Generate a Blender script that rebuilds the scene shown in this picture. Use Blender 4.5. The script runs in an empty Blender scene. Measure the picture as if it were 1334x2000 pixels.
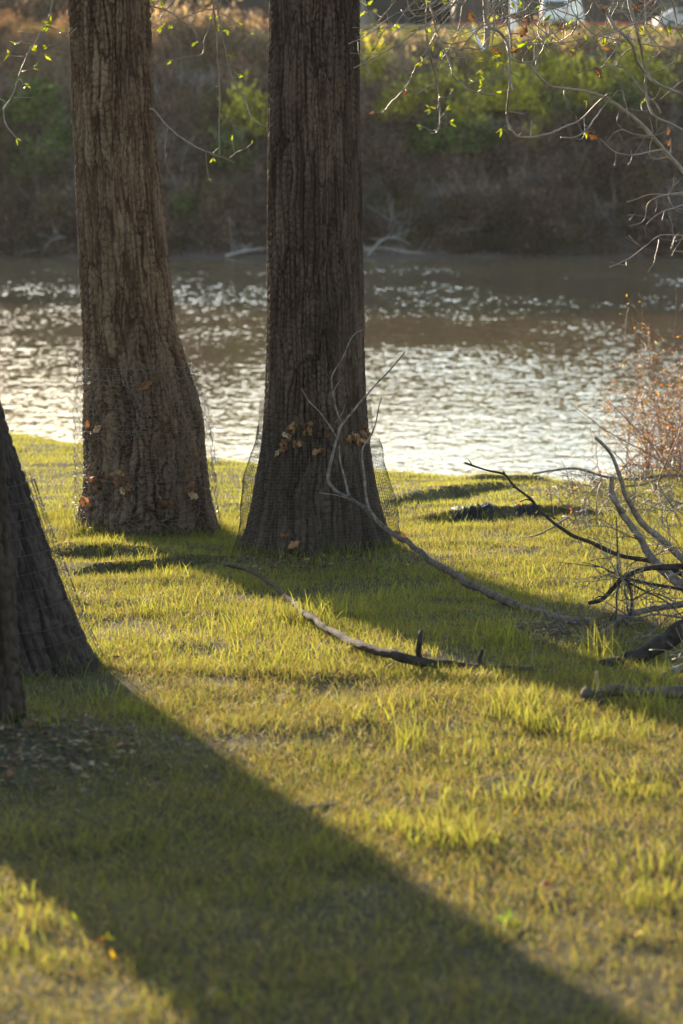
import bpy, math
import numpy as np
from mathutils import Vector, Matrix

# ------------------------------------------------------------------ camera, sky, sun, exposure
SC = bpy.context.scene
F = 4722.0                      # focal length in photo pixels (85 mm on a 36 mm high frame)
PITCH = math.radians(8.43)
HC = 2.1
cam = bpy.data.cameras.new("camera")
cam.sensor_fit = 'VERTICAL'; cam.sensor_height = 36.0; cam.sensor_width = 24.0; cam.lens = 85.0
cam.clip_start = 0.1; cam.clip_end = 6000
cam.dof.use_dof = True; cam.dof.focus_distance = 11.6; cam.dof.aperture_fstop = 4.0
co = bpy.data.objects.new("camera", cam); SC.collection.objects.link(co)
co.location = (0, 0, HC); co.rotation_euler = (math.pi/2 - PITCH, 0, 0)
SC.camera = co

SUN_AZ = math.radians(21.5)     # sun stands this far left of straight ahead
SUN_EL = math.radians(10)
w = bpy.data.worlds.new("World"); SC.world = w; w.use_nodes = True
sky = w.node_tree.nodes.new('ShaderNodeTexSky'); sky.sky_type = 'NISHITA'; sky.sun_disc = False
sky.sun_elevation = SUN_EL; sky.sun_rotation = -SUN_AZ; sky.dust_density = .5; sky.air_density = 1.0; sky.ozone_density = .8
bg = w.node_tree.nodes['Background']; bg.inputs[1].default_value = 0.15
w.node_tree.links.new(sky.outputs[0], bg.inputs[0])
sl = bpy.data.lights.new("sun", 'SUN'); sl.energy = 4.6; sl.angle = math.radians(0.7); sl.color = (1.0, 0.82, 0.58)
so = bpy.data.objects.new("sun", sl); SC.collection.objects.link(so)
sd = Vector((-math.sin(SUN_AZ)*math.cos(SUN_EL), math.cos(SUN_AZ)*math.cos(SUN_EL), math.sin(SUN_EL)))
so.rotation_euler = sd.to_track_quat('Z', 'Y').to_euler(); so.location = (-20, 50, 30)
SC.view_settings.view_transform = 'Standard'; SC.view_settings.look = 'None'
SC.view_settings.exposure = 1.62; SC.view_settings.gamma = 1.0
SC.cycles.max_bounces = 6; SC.cycles.transparent_max_bounces = 12
SC.cycles.sample_clamp_indirect = 4.0

rng = np.random.default_rng(7)
PI = math.pi
CP, SP = math.cos(PITCH), math.sin(PITCH)

def P(px, py, d):
    """world point seen at photo pixel (px, py) at forward distance d"""
    u = (px-667)/F; v = (1000-py)/F
    s = d/(CP + v*SP)
    return np.array([u*s, d, HC + (-SP + v*CP)*s])

# ------------------------------------------------------------------ noise
def _h(ix, iy, iz, seed=0):
    n = (ix.astype(np.int64)*374761393 + iy.astype(np.int64)*668265263 + iz.astype(np.int64)*2147483647*3 + seed*1274126177) & 0xFFFFFFFF
    n = ((n ^ (n >> 13))*1274126177) & 0xFFFFFFFF
    n = ((n ^ (n >> 16))*2246822519) & 0xFFFFFFFF
    return ((n ^ (n >> 15)) & 0xFFFFFF)/float(0xFFFFFF)

def vn(x, y, z=None, seed=0):
    x = np.asarray(x, float); y = np.asarray(y, float)
    z = np.zeros_like(x) if z is None else np.asarray(z, float)
    ix, iy, iz = np.floor(x), np.floor(y), np.floor(z)
    fx, fy, fz = x-ix, y-iy, z-iz
    fx, fy, fz = [f*f*(3-2*f) for f in (fx, fy, fz)]
    r = 0
    for a in (0, 1):
        for b in (0, 1):
            for c in (0, 1):
                wt = (fx if a else 1-fx)*(fy if b else 1-fy)*(fz if c else 1-fz)
                r = r + wt*_h(ix+a, iy+b, iz+c, seed)
    return r*2-1

def fbm(x, y, z=None, o=4, seed=0):
    r = 0; a = 1; t = 0
    for i in range(o):
        f = 2**i
        r = r + a*vn(np.asarray(x)*f, np.asarray(y)*f, None if z is None else np.asarray(z)*f, seed+i*17)
        t += a; a *= .5
    return r/t

def sst(a, b, x):
    t = np.clip((x-a)/(b-a), 0, 1); return t*t*(3-2*t)

# ------------------------------------------------------------------ materials
def mat(name):
    m = bpy.data.materials.new(name); m.use_nodes = True
    return m, m.node_tree.nodes, m.node_tree.links, m.node_tree.nodes['Principled BSDF']

def ramp(N, L, src, stops):
    r = N.new('ShaderNodeValToRGB'); e = r.color_ramp.elements
    while len(e) < len(stops): e.new(.5)
    for i, (p, c) in enumerate(stops):
        e[i].position = p; e[i].color = (*c, 1)
    L.new(src, r.inputs[0]); return r.outputs[0]

def noise_node(N, L, scale, detail=5, vec=None, rough=.55, sc3=None):
    n = N.new('ShaderNodeTexNoise'); n.inputs['Scale'].default_value = scale
    n.inputs['Detail'].default_value = detail; n.inputs['Roughness'].default_value = rough
    if vec is None:
        vec = N.new('ShaderNodeTexCoord').outputs['Object']
    if sc3:
        mp = N.new('ShaderNodeMapping'); mp.inputs['Scale'].default_value = sc3
        L.new(vec, mp.inputs[0]); vec = mp.outputs[0]
    L.new(vec, n.inputs['Vector'])
    return n.outputs[0]

def attr(N, name='Col'):
    a = N.new('ShaderNodeAttribute'); a.attribute_name = name; return a.outputs['Color']

def leafmat(name, trans=.5, rough=.45, tint=(1.5, 1.35, .7), spec=.3):
    """diffuse + gloss from the front, light let through from behind"""
    m, N, L, p = mat(name)
    c = attr(N)
    L.new(c, p.inputs['Base Color']); p.inputs['Roughness'].default_value = rough
    p.inputs['Specular IOR Level'].default_value = spec
    t = N.new('ShaderNodeBsdfTranslucent')
    mx = N.new('ShaderNodeMix'); mx.data_type = 'RGBA'; mx.blend_type = 'MULTIPLY'; mx.inputs[0].default_value = 1
    L.new(c, mx.inputs[6]); mx.inputs[7].default_value = (*tint, 1)
    L.new(mx.outputs[2], t.inputs[0])
    ms = N.new('ShaderNodeMixShader'); ms.inputs[0].default_value = trans
    L.new(p.outputs[0], ms.inputs[1]); L.new(t.outputs[0], ms.inputs[2])
    L.new(ms.outputs[0], N['Material Output'].inputs[0])
    return m

def simple(name, col, rough=.8, metal=0, var=.25, scale=20, bump=0, bscale=60, spec=.3, sc3=None):
    m, N, L, p = mat(name)
    n = noise_node(N, L, scale, 6, sc3=sc3)
    c = np.array(col)
    L.new(ramp(N, L, n, [(.3, tuple(c*(1-var))), (.7, tuple(np.minimum(c*(1+var), 1)))]), p.inputs['Base Color'])
    p.inputs['Roughness'].default_value = rough; p.inputs['Metallic'].default_value = metal
    p.inputs['Specular IOR Level'].default_value = spec
    if bump:
        b = N.new('ShaderNodeBump'); b.inputs['Strength'].default_value = .6; b.inputs['Distance'].default_value = bump
        L.new(noise_node(N, L, bscale, 8, sc3=sc3), b.inputs['Height']); L.new(b.outputs[0], p.inputs['Normal'])
    return m

def barkmat(name, dark, mid, light, rough=.9):
    m, N, L, p = mat(name)
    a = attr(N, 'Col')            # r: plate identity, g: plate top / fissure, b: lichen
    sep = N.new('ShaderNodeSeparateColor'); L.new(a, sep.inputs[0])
    n1 = noise_node(N, L, 14, 8, sc3=(1, 1, .35), rough=.65)
    n2 = noise_node(N, L, 90, 6, sc3=(1, 1, .3), rough=.7)
    def mth(op, x, y):
        k = N.new('ShaderNodeMath'); k.operation = op
        for i, v in enumerate((x, y)):
            if isinstance(v, (int, float)): k.inputs[i].default_value = v
            else: L.new(v, k.inputs[i])
        return k.outputs[0]
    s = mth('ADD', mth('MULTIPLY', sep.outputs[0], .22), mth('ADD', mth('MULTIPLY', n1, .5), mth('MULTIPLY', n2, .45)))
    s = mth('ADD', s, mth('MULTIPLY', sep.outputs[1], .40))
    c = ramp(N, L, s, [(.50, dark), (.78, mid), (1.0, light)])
    lic = ramp(N, L, noise_node(N, L, 5.5, 9, rough=.75), [(.56, (0, 0, 0)), (.70, (.6, .6, .6))])
    big = ramp(N, L, noise_node(N, L, 2.2, 4, sc3=(1, 1, .5)), [(.35, (.74, .68, .66)), (.65, (1.20, 1.12, 1.08))])
    mu = N.new('ShaderNodeMix'); mu.data_type = 'RGBA'; mu.blend_type = 'MULTIPLY'; mu.inputs[0].default_value = 1; L.new(c, mu.inputs[6]); L.new(big, mu.inputs[7])
    ml_ = N.new('ShaderNodeMix'); ml_.data_type = 'RGBA'; L.new(lic, ml_.inputs[0]); L.new(mu.outputs[2], ml_.inputs[6]); ml_.inputs[7].default_value = (*(np.array(light)*.62*np.array([.9, 1.0, .9])), 1)
    L.new(ml_.outputs[2], p.inputs['Base Color'])
    p.inputs['Roughness'].default_value = rough; p.inputs['Specular IOR Level'].default_value = .2
    b = N.new('ShaderNodeBump'); b.inputs['Strength'].default_value = .8; b.inputs['Distance'].default_value = .006
    L.new(n2, b.inputs['Height'])
    L.new(b.outputs[0], p.inputs['Normal'])
    return m

M = {}
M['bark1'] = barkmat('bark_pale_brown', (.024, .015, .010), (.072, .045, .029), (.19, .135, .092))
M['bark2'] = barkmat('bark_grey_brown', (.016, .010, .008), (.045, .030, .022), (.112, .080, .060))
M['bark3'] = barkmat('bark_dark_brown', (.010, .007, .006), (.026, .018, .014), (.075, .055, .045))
M['grass'] = leafmat('grass_blades', .6, .5, (1.75, 1.65, .75), .10)
M['dry'] = leafmat('dry_leaf', .3, .6, (1.2, .95, .7), .2)
M['leaf'] = leafmat('young_leaf', .6, .4, (1.6, 1.5, .5), .3)
M['shrubleaf'] = leafmat('shrub_foliage', .5, .6, (1.4, 1.25, .8), .1)
M['twig'] = simple('twig_bark', (.22, .165, .125), .6, var=.3, scale=40, bump=.001, bscale=200, spec=.45)
M['twigred'] = simple('reddish_twig_bark', (.28, .135, .075), .6, var=.35, scale=10, spec=.4)
M['dead'] = simple('weathered_wood', (.165, .13, .11), .85, var=.6, scale=34, bump=.012, bscale=110, sc3=(1, 1, 1))
M['deaddark'] = simple('dark_dead_wood', (.040, .028, .021), .9, var=.6, scale=34, bump=.012, bscale=110)  # darkest of the dead wood tones
M['brown'] = simple('brown_dead_wood', (.095, .068, .050), .85, var=.65, scale=34, bump=.012, bscale=110)
M['white'] = simple('white_paint', (.75, .76, .78), .4, var=.05, scale=3)

# ------------------------------------------------------------------ mesh helpers
def tag(o, label=None, cat=None, group=None, kind=None):
    if label: o['label'] = label
    if cat: o['category'] = cat
    if group: o['group'] = group
    if kind: o['kind'] = kind
    return o

def link(name, me, parent=None, m=None):
    o = bpy.data.objects.new(name, me); SC.collection.objects.link(o)
    if m is not None and me is not None and not me.materials: me.materials.append(m)
    if parent is not None: o.parent = parent
    return o

def empty(name, loc=(0, 0, 0)):
    o = bpy.data.objects.new(name, None); SC.collection.objects.link(o); o.location = loc
    o.empty_display_size = .2
    return o

def rebase(root, loc):
    """put a thing's Empty at its base and keep its parts where they are"""
    root.location = loc
    for c in root.children:
        c.location = (-loc[0], -loc[1], -loc[2])

def mk(name, V, idx, sizes, m=None, parent=None, col=None, smooth=False, rgb4=None):
    """mesh from a vertex array, flat corner list and face sizes"""
    V = np.ascontiguousarray(V, np.float32); idx = np.ascontiguousarray(idx, np.int32)
    sizes = np.ascontiguousarray(sizes, np.int32)
    me = bpy.data.meshes.new(name)
    me.vertices.add(len(V)); me.vertices.foreach_set('co', V.ravel())
    me.loops.add(len(idx)); me.loops.foreach_set('vertex_index', idx)
    me.polygons.add(len(sizes))
    st = np.concatenate([[0], np.cumsum(sizes)[:-1]]).astype(np.int32)
    me.polygons.foreach_set('loop_start', st)
    if smooth: me.polygons.foreach_set('use_smooth', np.ones(len(sizes), bool))
    if col is not None:
        a = me.color_attributes.new('Col', 'FLOAT_COLOR', 'POINT')
        c4 = np.ones((len(V), 4), np.float32); c4[:, :3] = col
        a.data.foreach_set('color', c4.ravel())
    me.update(calc_edges=True)
    return link(name, me, parent, m)

def grid_idx(nr, nc, wrap=False, off=0):
    r = np.arange(nr-1)[:, None]; c = np.arange(nc if wrap else nc-1)[None, :]
    c2 = (c+1) % nc
    q = np.stack([r*nc+c, r*nc+c2, (r+1)*nc+c2, (r+1)*nc+c], -1).reshape(-1, 4) + off
    return q

def catmull(pts, n):
    pts = np.asarray(pts, float)
    if len(pts) < 3:
        t = np.linspace(0, 1, n)[:, None]; return pts[0]*(1-t) + pts[-1]*t
    p = np.vstack([2*pts[0]-pts[1], pts, 2*pts[-1]-pts[-2]])
    seg = np.linalg.norm(np.diff(pts, axis=0)[:, :3], axis=1); cum = np.concatenate([[0], np.cumsum(seg)])
    s = np.linspace(0, cum[-1], n); k = np.clip(np.searchsorted(cum, s, 'right')-1, 0, len(pts)-2)
    t = ((s-cum[k])/np.maximum(seg[k], 1e-9))[:, None]
    a, b, c, d = p[k], p[k+1], p[k+2], p[k+3]
    return .5*((2*b) + (-a+c)*t + (2*a-5*b+4*c-d)*t*t + (-a+3*b-3*c+d)*t**3)

class Tubes:
    def __init__(s): s.V = []; s.F = []; s.n = 0
    def add(s, pts, rad, sides=5, cap=True, knob=0, seed=0):
        pts = np.asarray(pts, float); n = len(pts)
        rad = np.broadcast_to(np.asarray(rad, float), (n,)) if np.ndim(rad) == 0 else np.asarray(rad, float)
        T = np.gradient(pts, axis=0); T /= np.linalg.norm(T, axis=1)[:, None] + 1e-12
        ref = np.array([0, 0, 1.0]) if abs(T[0][2]) < .9 else np.array([1.0, 0, 0])
        A = np.cross(T, ref); la = np.linalg.norm(A, axis=1)
        bad = la < .15
        if bad.any():
            A[bad] = np.cross(T[bad], np.array([.3, 1.0, .1])); la = np.linalg.norm(A, axis=1)
        A /= la[:, None]
        for i in range(1, n):
            if np.dot(A[i], A[i-1]) < 0: A[i] = -A[i]
        B = np.cross(T, A)
        th = np.arange(sides)/sides*2*PI
        R = rad[:, None]*np.ones((1, sides))
        if knob:
            k = np.arange(n)[:, None]
            R = R*(1 + knob*fbm(th[None, :]*1.3+seed, k*.35+0*th[None, :], None, 3, seed)
                   + knob*.8*np.maximum(0, vn(k*.23+seed*3.1, 0*k+seed, None, seed+5))*np.ones((1, sides))
                   + knob*(.9 if sides >= 12 else .3)*fbm(np.cos(th)[None, :]*3+seed, np.sin(th)[None, :]*3, k*.22, 3, seed+2))
        ring = pts[:, None, :] + R[..., None]*(np.cos(th)[None, :, None]*A[:, None, :] + np.sin(th)[None, :, None]*B[:, None, :])
        s.V.append(ring.reshape(-1, 3)); s.F.append(grid_idx(n, sides, True, s.n)); s.n += n*sides
        if cap and sides == 4:
            s.F.append(np.array([[s.n-4, s.n-3, s.n-2, s.n-1]]))
        elif cap:
            s.V.append(pts[[0, -1]]); b = s.n
            for e, (c, o) in enumerate(((b, s.n-n*sides), (b+1, s.n-sides))):
                q = np.array([[c, c, o+j, o+(j+1) % sides] for j in range(sides)])
                s.F.append(q if e else q[:, [0, 1, 3, 2]])
            s.n += 2
    def build(s, name, m, parent=None, col=None, smooth=True):
        if not s.V: return None
        V = np.vstack(s.V); Q = np.vstack(s.F)
        tri = Q[:, 0] == Q[:, 1]
        idx = np.concatenate([Q[~tri].ravel(), Q[tri][:, 1:].ravel()])
        sz = np.concatenate([np.full((~tri).sum(), 4), np.full(tri.sum(), 3)])
        c = None if col is None else np.tile(np.asarray(col, float), (len(V), 1))
        return mk(name, V, idx, sz, m, parent, c, smooth)

def boxes(name, bl, m, parent=None, bevel=.0):
    """list of (cx,cy,cz, sx,sy,sz) boxes with chamfered vertical edges, one mesh"""
    V = []; Q = []; n = 0
    for (cx, cy, cz, sx, sy, sz) in bl:
        b = min(sx, sy)*.12 if bevel == 0 else bevel
        o = [(-sx/2+b, -sy/2), (sx/2-b, -sy/2), (sx/2, -sy/2+b), (sx/2, sy/2-b), (sx/2-b, sy/2), (-sx/2+b, sy/2), (-sx/2, sy/2-b), (-sx/2, -sy/2+b)]
        for z in (-sz/2, sz/2):
            V += [(cx+x, cy+y, cz+z) for x, y in o]
        Q += [list(range(n+7, n-1, -1)), list(range(n+8, n+16))]
        Q += [[n+i, n+(i+1) % 8, n+8+(i+1) % 8, n+8+i] for i in range(8)]
        n += 16
    me = bpy.data.meshes.new(name); me.from_pydata(V, [], Q); me.update()
    return link(name, me, parent, m)

# ------------------------------------------------------------------ terrain
CREST = np.array([(-60, 60), (-20, 46), (-6, 30), (-3.6, 25.6), (-2.4, 23.6), (-1.1, 21.4), (.1, 20.0), (.83, 19.3), (1.9, 18.7), (2.7, 20.0), (4, 22), (8, 26), (60, 50)], float)
# small scarps: x0,y0,x1,y1, height, width
SCARPS = [(.36, 15.6, 1.2, 17.6, .055, .18), (1.0, 18.3, 1.5, 18.2, .04, .2), (.6, 14.75, 1.6, 15.15, .07, .22),
          (-1.6, 12.75, -1.0, 12.35, .07, .16), (-1.25, 11.9, -.7, 12.3, .05, .15)]
TREES = {'t1': (-1.30, 13.75), 't2': (-.13, 12.62), 't3': (-1.30, 8.45), 't4': (-1.12, 7.35)}

def gz(x, y):
    x = np.asarray(x, float); y = np.asarray(y, float)
    base = .75 - .06*np.minimum(y, 60)
    base = np.where(y < 2, .63+0*y, base)
    yc = np.interp(x, CREST[:, 0], CREST[:, 1])
    dd = y - yc
    base = base - .55*np.log1p(np.exp(np.clip(dd*3, -30, 30)))/3
    near = sst(60, 20, y)
    base = base + near*(.030*fbm(x*.9+3, y*.9, None, 3, 3) + .016*fbm(x*4, y*4, None, 3, 9))
    for (x0, y0, x1, y1, h, wd) in SCARPS:
        L2 = (x1-x0)**2+(y1-y0)**2; t = ((x-x0)*(x1-x0)+(y-y0)*(y1-y0))/L2
        nx, ny = -(y1-y0), (x1-x0); nl = math.hypot(nx, ny); nx /= nl; ny /= nl
        if ny < 0: nx, ny = -nx, -ny
        q = (x-x0)*nx+(y-y0)*ny + .05*fbm(x*5, y*5, None, 2, 4)
        along = sst(-.25, .15, t)*sst(1.25, .85, t)
        base = base + h*along*(sst(-.05, .05, q)*np.exp(-np.maximum(q, 0)/(wd*3)) - .45*np.exp(-((q+wd*.5)/(wd*.45))**2))
    for (tx, ty) in TREES.values():
        r = np.hypot(x-tx, y-ty); base = base + .05*np.exp(-(r/.6)**2)
    # the river bed
    bed = -5.0 + .0*x
    z = np.maximum(base, bed)
    # the far bank
    fy = y + 1.2*fbm(x*.06, y*0+2, None, 3, 31)
    fz = np.interp(fy, [118, 124, 129.3, 130.8, 131.8, 134, 140, 148, 156, 165, 200, 1500], [-5, -4.1, -3.4, -3.0, -1.6, -.1, 4.6, 7.0, 9.2, 10.4, 10.8, 14])
    fz = fz + sst(128, 133, fy)*sst(156, 146, fy)*(.8*fbm(x*.25, y*.25, None, 4, 12)) + sst(125, 130, fy)*.10*fbm(x*2, y*2, None, 3, 40)
    return np.where(y > 90, fz, z)

def ground_hit(px, py, lo=3.0, hi=30.0, step=.02):
    d = np.arange(lo, hi, step); u = (px-667)/F; v = (1000-py)/F
    s = d/(CP+v*SP); z = HC+(-SP+v*CP)*s
    b = z - gz(u*s, d)
    k = np.argmax(b < 0) if (b < 0).any() else len(d)-1
    return np.array([u*s[k], d[k], float(gz(u*s[k], d[k]))])

def sheet(name, xs, ys, m, zf=gz, label=None):
    X, Y = np.meshgrid(xs, ys); Z = zf(X, Y)
    V = np.stack([X, Y, Z], -1).reshape(-1, 3); Q = grid_idx(len(ys), len(xs))
    o = mk(name, V, Q.ravel(), np.full(len(Q), 4), m, smooth=True)
    return tag(o, kind='structure')

# ground material: soil and thatch
m, N, L, p = mat('soil_and_thatch')
n1 = noise_node(N, L, 3, 8); n2 = noise_node(N, L, 45, 6, rough=.7)
mm = N.new('ShaderNodeMath'); mm.operation = 'MULTIPLY_ADD'; L.new(n1, mm.inputs[0]); mm.inputs[1].default_value = .5
L.new(n2, mm.inputs[2])
L.new(ramp(N, L, mm.outputs[0], [(.5, (.045, .034, .022)), (.72, (.085, .070, .035)), (.95, (.17, .14, .075))]), p.inputs['Base Color'])
p.inputs['Roughness'].default_value = 1; p.inputs['Specular IOR Level'].default_value = .1
b = N.new('ShaderNodeBump'); b.inputs['Distance'].default_value = .02; L.new(n2, b.inputs['Height']); L.new(b.outputs[0], p.inputs['Normal'])
M['soil'] = m
m, N, L, p = mat('far_bank_earth')
n1 = noise_node(N, L, 1.2, 8, rough=.7)
gm = N.new('ShaderNodeNewGeometry'); sx = N.new('ShaderNodeSeparateXYZ'); L.new(gm.outputs['Position'], sx.inputs[0])
L.new(ramp(N, L, n1, [(.35, (.035, .026, .020)), (.52, (.08, .060, .045)), (.72, (.17, .125, .085))]), p.inputs['Base Color'])
base_c = p.inputs['Base Color'].links[0].from_socket
def zmask(N, L, z0, z1):
    r = N.new('ShaderNodeMapRange'); r.inputs[1].default_value = z0; r.inputs[2].default_value = z1
    L.new(sx.outputs[2], r.inputs[0]); return r.outputs[0]
def mixc(N, L, f, a, bb):
    x = N.new('ShaderNodeMix'); x.data_type = 'RGBA'; L.new(f, x.inputs[0]); L.new(a, x.inputs[6])
    if isinstance(bb, tuple): x.inputs[7].default_value = (*bb, 1)
    else: L.new(bb, x.inputs[7])
    return x.outputs[2]
c = mixc(N, L, zmask(N, L, -2.3, -2.9), base_c, (.095, .062, .046))      # grey silt along the water
c = mixc(N, L, zmask(N, L, 7.2, 8.6), c, (.15, .16, .035))             # grass on top
L.new(c, p.inputs['Base Color']); p.inputs['Roughness'].default_value = 1
M['farearth'] = m

xs = np.concatenate([np.linspace(-400, -20, 20), np.linspace(-18, -6, 18), np.arange(-5.8, 5.8, .06), np.linspace(6, 18, 18), np.linspace(20, 400, 20)])
ys = np.concatenate([np.linspace(-60, -2, 16), np.arange(-1.5, 3.5, .2), np.arange(3.5, 27, .05), np.arange(27, 60, .8), np.linspace(61, 90, 6)])
sheet('ground', xs, ys, M['soil'])
xs = np.concatenate([np.linspace(-420, -60, 12), np.arange(-55, 56, .8), np.linspace(60, 420, 12)])
ys = np.concatenate([np.linspace(90.01, 118, 5), np.arange(119, 160, .5), np.linspace(161, 220, 20), np.linspace(240, 420, 10)])
sheet('far_bank', xs, ys, M['farearth'])

# water
m, N, L, p = mat('river_water')
p.inputs['Base Color'].default_value = (.17, .115, .062, 1); p.inputs['Roughness'].default_value = .03
p.inputs['IOR'].default_value = 1.333; p.inputs['Specular IOR Level'].default_value = .5
a2 = noise_node(N, L, 1.0, 2, sc3=(9.0, 6.0, 1), rough=.5)
b = N.new('ShaderNodeBump'); b.inputs['Strength'].default_value = 1; b.inputs['Distance'].default_value = .003
L.new(a2, b.inputs['Height']); L.new(b.outputs[0], p.inputs['Normal'])
M['water'] = m
yd = [18.0, 26.0, 34.0]
while yd[-1] < 131: yd.append(yd[-1]+.045+.0011*(yd[-1]-34))
yd = np.array(yd+[132.5, 136]); uc = np.concatenate([[-18, -6, -3, -1.8, -1.3], np.linspace(-1, 1, 900), [1.3, 1.8, 3, 6, 18]])
Yw, Uw = np.meshgrid(yd, uc, indexing='ij'); Xw = Uw*.17*np.maximum(Yw, 30)
pat = fbm(Xw*.05+4, Yw*.035, None, 3, 201); pat2 = fbm(Xw*.25, Yw*.12, None, 3, 202)
amp = np.clip(.82+.55*pat+.75*pat2, .5, 1.5)*np.interp(Yw, [40, 60, 80, 100, 122, 130], [.52, .70, 1.3, 2.6, 4.0, 1.5])
sh = .35*fbm(Xw*.4, Yw*.4, None, 2, 203)
hw = .009*fbm(Xw*1.5+sh, Yw*1.9, None, 2, 204)+.0085*fbm(Xw*6.4, Yw*6.0+sh, None, 2, 205)+.0046*fbm(Xw*12, Yw*10, None, 1, 206)
Zw = -3.4+hw*amp*(np.abs(Uw) <= 1)
Q = grid_idx(len(yd), len(uc))
o = mk('river', np.stack([Xw, Yw, Zw], -1).reshape(-1, 3), Q.ravel(), np.full(len(Q), 4), m, smooth=True); tag(o, kind='structure')

# ------------------------------------------------------------------ tree trunks with carved bark
def worley(u, v, wrap, seed):
    iu, iv = np.floor(u), np.floor(v)
    f1 = np.full(u.shape, 9.); f2 = np.full(u.shape, 9.); idd = np.zeros(u.shape)
    for a in (-1, 0, 1):
        for b_ in (-1, 0, 1):
            cu, cv = iu+a, iv+b_; cw = np.mod(cu, wrap)
            qx = cu+.1+.8*_h(cw, cv, cv*0, seed); qy = cv+.1+.8*_h(cw, cv, cv*0, seed+1)
            d = np.hypot(u-qx, v-qy); i_ = _h(cw, cv, cv*0, seed+2)
            nf = d < f1
            f2 = np.where(nf, f1, np.minimum(f2, d)); idd = np.where(nf, i_, idd); f1 = np.where(nf, d, f1)
    return f1, f2, idd

TR = {}
def trunk_mesh(name, prof, dc, m, parent, top=9.0, nth=420, dz=.006, ridges=34, blk=.09, depth=.016, seed=1, lobes=(3, .05), twist=0, flare=.5, zcut=3.05, back=0.0):
    """prof: rows (py, px left, px right) of the outline, at forward distance dc"""
    zbase = P(prof[-1][1], prof[-1][0], dc)[2]; rows = []
    for r in prof:
        d = dc
        for _ in range(12): d = dc+back*max(0, P(0, r[0], d)[2]-zbase)
        rows.append((P(r[1], r[0], d)[2], P(r[1], r[0], d)[0], P(r[2], r[0], d)[0]))
    pr = np.array(rows)
    pr = pr[np.argsort(pr[:, 0])]
    z0 = pr[0, 0]
    zs = np.concatenate([np.arange(z0-.35, zcut, dz), np.linspace(zcut, top, 60)[1:]])
    zz = np.clip(zs, pr[0, 0], pr[-1, 0])
    xl = np.interp(zz, pr[:, 0], pr[:, 1]); xr = np.interp(zz, pr[:, 0], pr[:, 2])
    k = np.ones(31)/31
    if len(zs) > 60:
        pad = lambda a: np.convolve(np.pad(a, 15, 'edge'), k, 'valid')
        xl, xr = pad(xl), pad(xr)
    sl = (pr[-1]-pr[-3])/(pr[-1, 0]-pr[-3, 0])
    over = np.maximum(zs-pr[-1, 0], 0)
    xl = xl + over*sl[1]*.6 + over*.006; xr = xr + over*sl[2]*.6 - over*.006
    cx = (xl+xr)/2; R = (xr-xl)/2 - depth*.6
    R = R*(1+flare*np.maximum(z0-zs, 0))
    dcz = dc+back*np.maximum(zs-zbase, 0)
    TR[name] = (zs, cx, R+depth*.6, dcz)
    th = np.arange(nth)/nth*2*PI
    TH, Z = np.meshgrid(th, zs)
    hb = np.exp(-np.maximum(Z-z0, 0)/.28); hr = np.exp(-np.maximum(Z-z0-.02, 0)/.10)
    n_l, a_l = lobes
    rr = R[:, None]*(1 + hb*a_l*np.sin(n_l*TH+seed) + hr*.30*np.maximum(0, fbm(np.cos(TH)*2.6+seed, np.sin(TH)*2.6, None, 2, seed+60)) + hb*.05*fbm(np.cos(TH)*5, np.sin(TH)*5, Z*2, 3, seed+61) + .02*np.sin(2*TH+Z*1.3+seed) + .014*fbm(np.cos(TH)*2.2, np.sin(TH)*2.2, Z*1.6, 3, seed+50))
    # bark: braided ridges, broken into plates
    wx = fbm(np.cos(TH)*4.5, np.sin(TH)*4.5, Z*3.0, 3, seed)
    wz = fbm(np.cos(TH)*6, np.sin(TH)*6, Z*7, 3, seed+9)
    tu = TH/(2*PI)+twist*Z
    u2 = tu*ridges*.5 + wx*.8
    f1b, f2b, idb = worley(u2, Z*1.9+wz*.5, ridges//2, seed+33)
    furrow = sst(.0, .22, f2b-f1b)
    uu = tu*ridges + wx*1.5 + .9*idb + .35*fbm(TH*9, Z*16, None, 2, seed+4)
    rid = np.abs(np.sin(PI*uu))**.75
    ci = np.floor(uu); idd = _h(ci, np.floor(Z*4+_h(ci, ci*0, ci*0, 4)), ci*0, seed)
    vv = Z/blk + _h(ci, ci*0, ci*0, seed+3)*7 + wz*1.2
    crack = sst(.0, .24, np.abs(vv-np.floor(vv)-.5)+.06*(fbm(uu*2, vv, None, 2, 6)))
    plate = rid*(.32+.68*crack)
    fine = fbm(TH*ridges*1.3, Z*30, None, 3, seed+77)*.5 + fbm(TH*ridges*.9, Z*90, None, 2, seed+78)*.35
    hgt = (.78*plate+.66*furrow+.14*fine+.16*(idd-.5)*plate)
    big = fbm(np.cos(TH)*1.6, np.sin(TH)*1.6, Z*1.1, 3, seed+70)
    H = (hgt-.77)*depth*(1+.5*hb)*np.clip(1+1.1*big, .45, 1.8)
    rad = rr+H
    X = cx[:, None]+rad*np.cos(TH); Y = dcz[:, None]+rad*.97*np.sin(TH)
    V = np.stack([X, Y, Z+0*X], -1).reshape(-1, 3)
    Q = grid_idx(len(zs), nth, True)
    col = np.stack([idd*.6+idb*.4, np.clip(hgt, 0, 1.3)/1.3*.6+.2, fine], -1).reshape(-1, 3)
    return mk('trunk', V, Q.ravel(), np.full(len(Q), 4), m, parent, col, True)

def limb(tb, a, bpt, r0, r1, bend=.3, seed=0, n=26, sides=10):
    a = np.array(a, float); bpt = np.array(bpt, float); r_ = np.random.default_rng(seed)
    mid = [a+(bpt-a)*t + r_.normal(0, bend*.15, 3) + np.array([0, 0, bend*math.sin(t*PI)*.6]) for t in (.3, .6)]
    pts = catmull([a, *mid, bpt], n)
    tb.add(pts, np.linspace(r0, r1, n), sides, knob=.12, seed=seed)
    return pts

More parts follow.
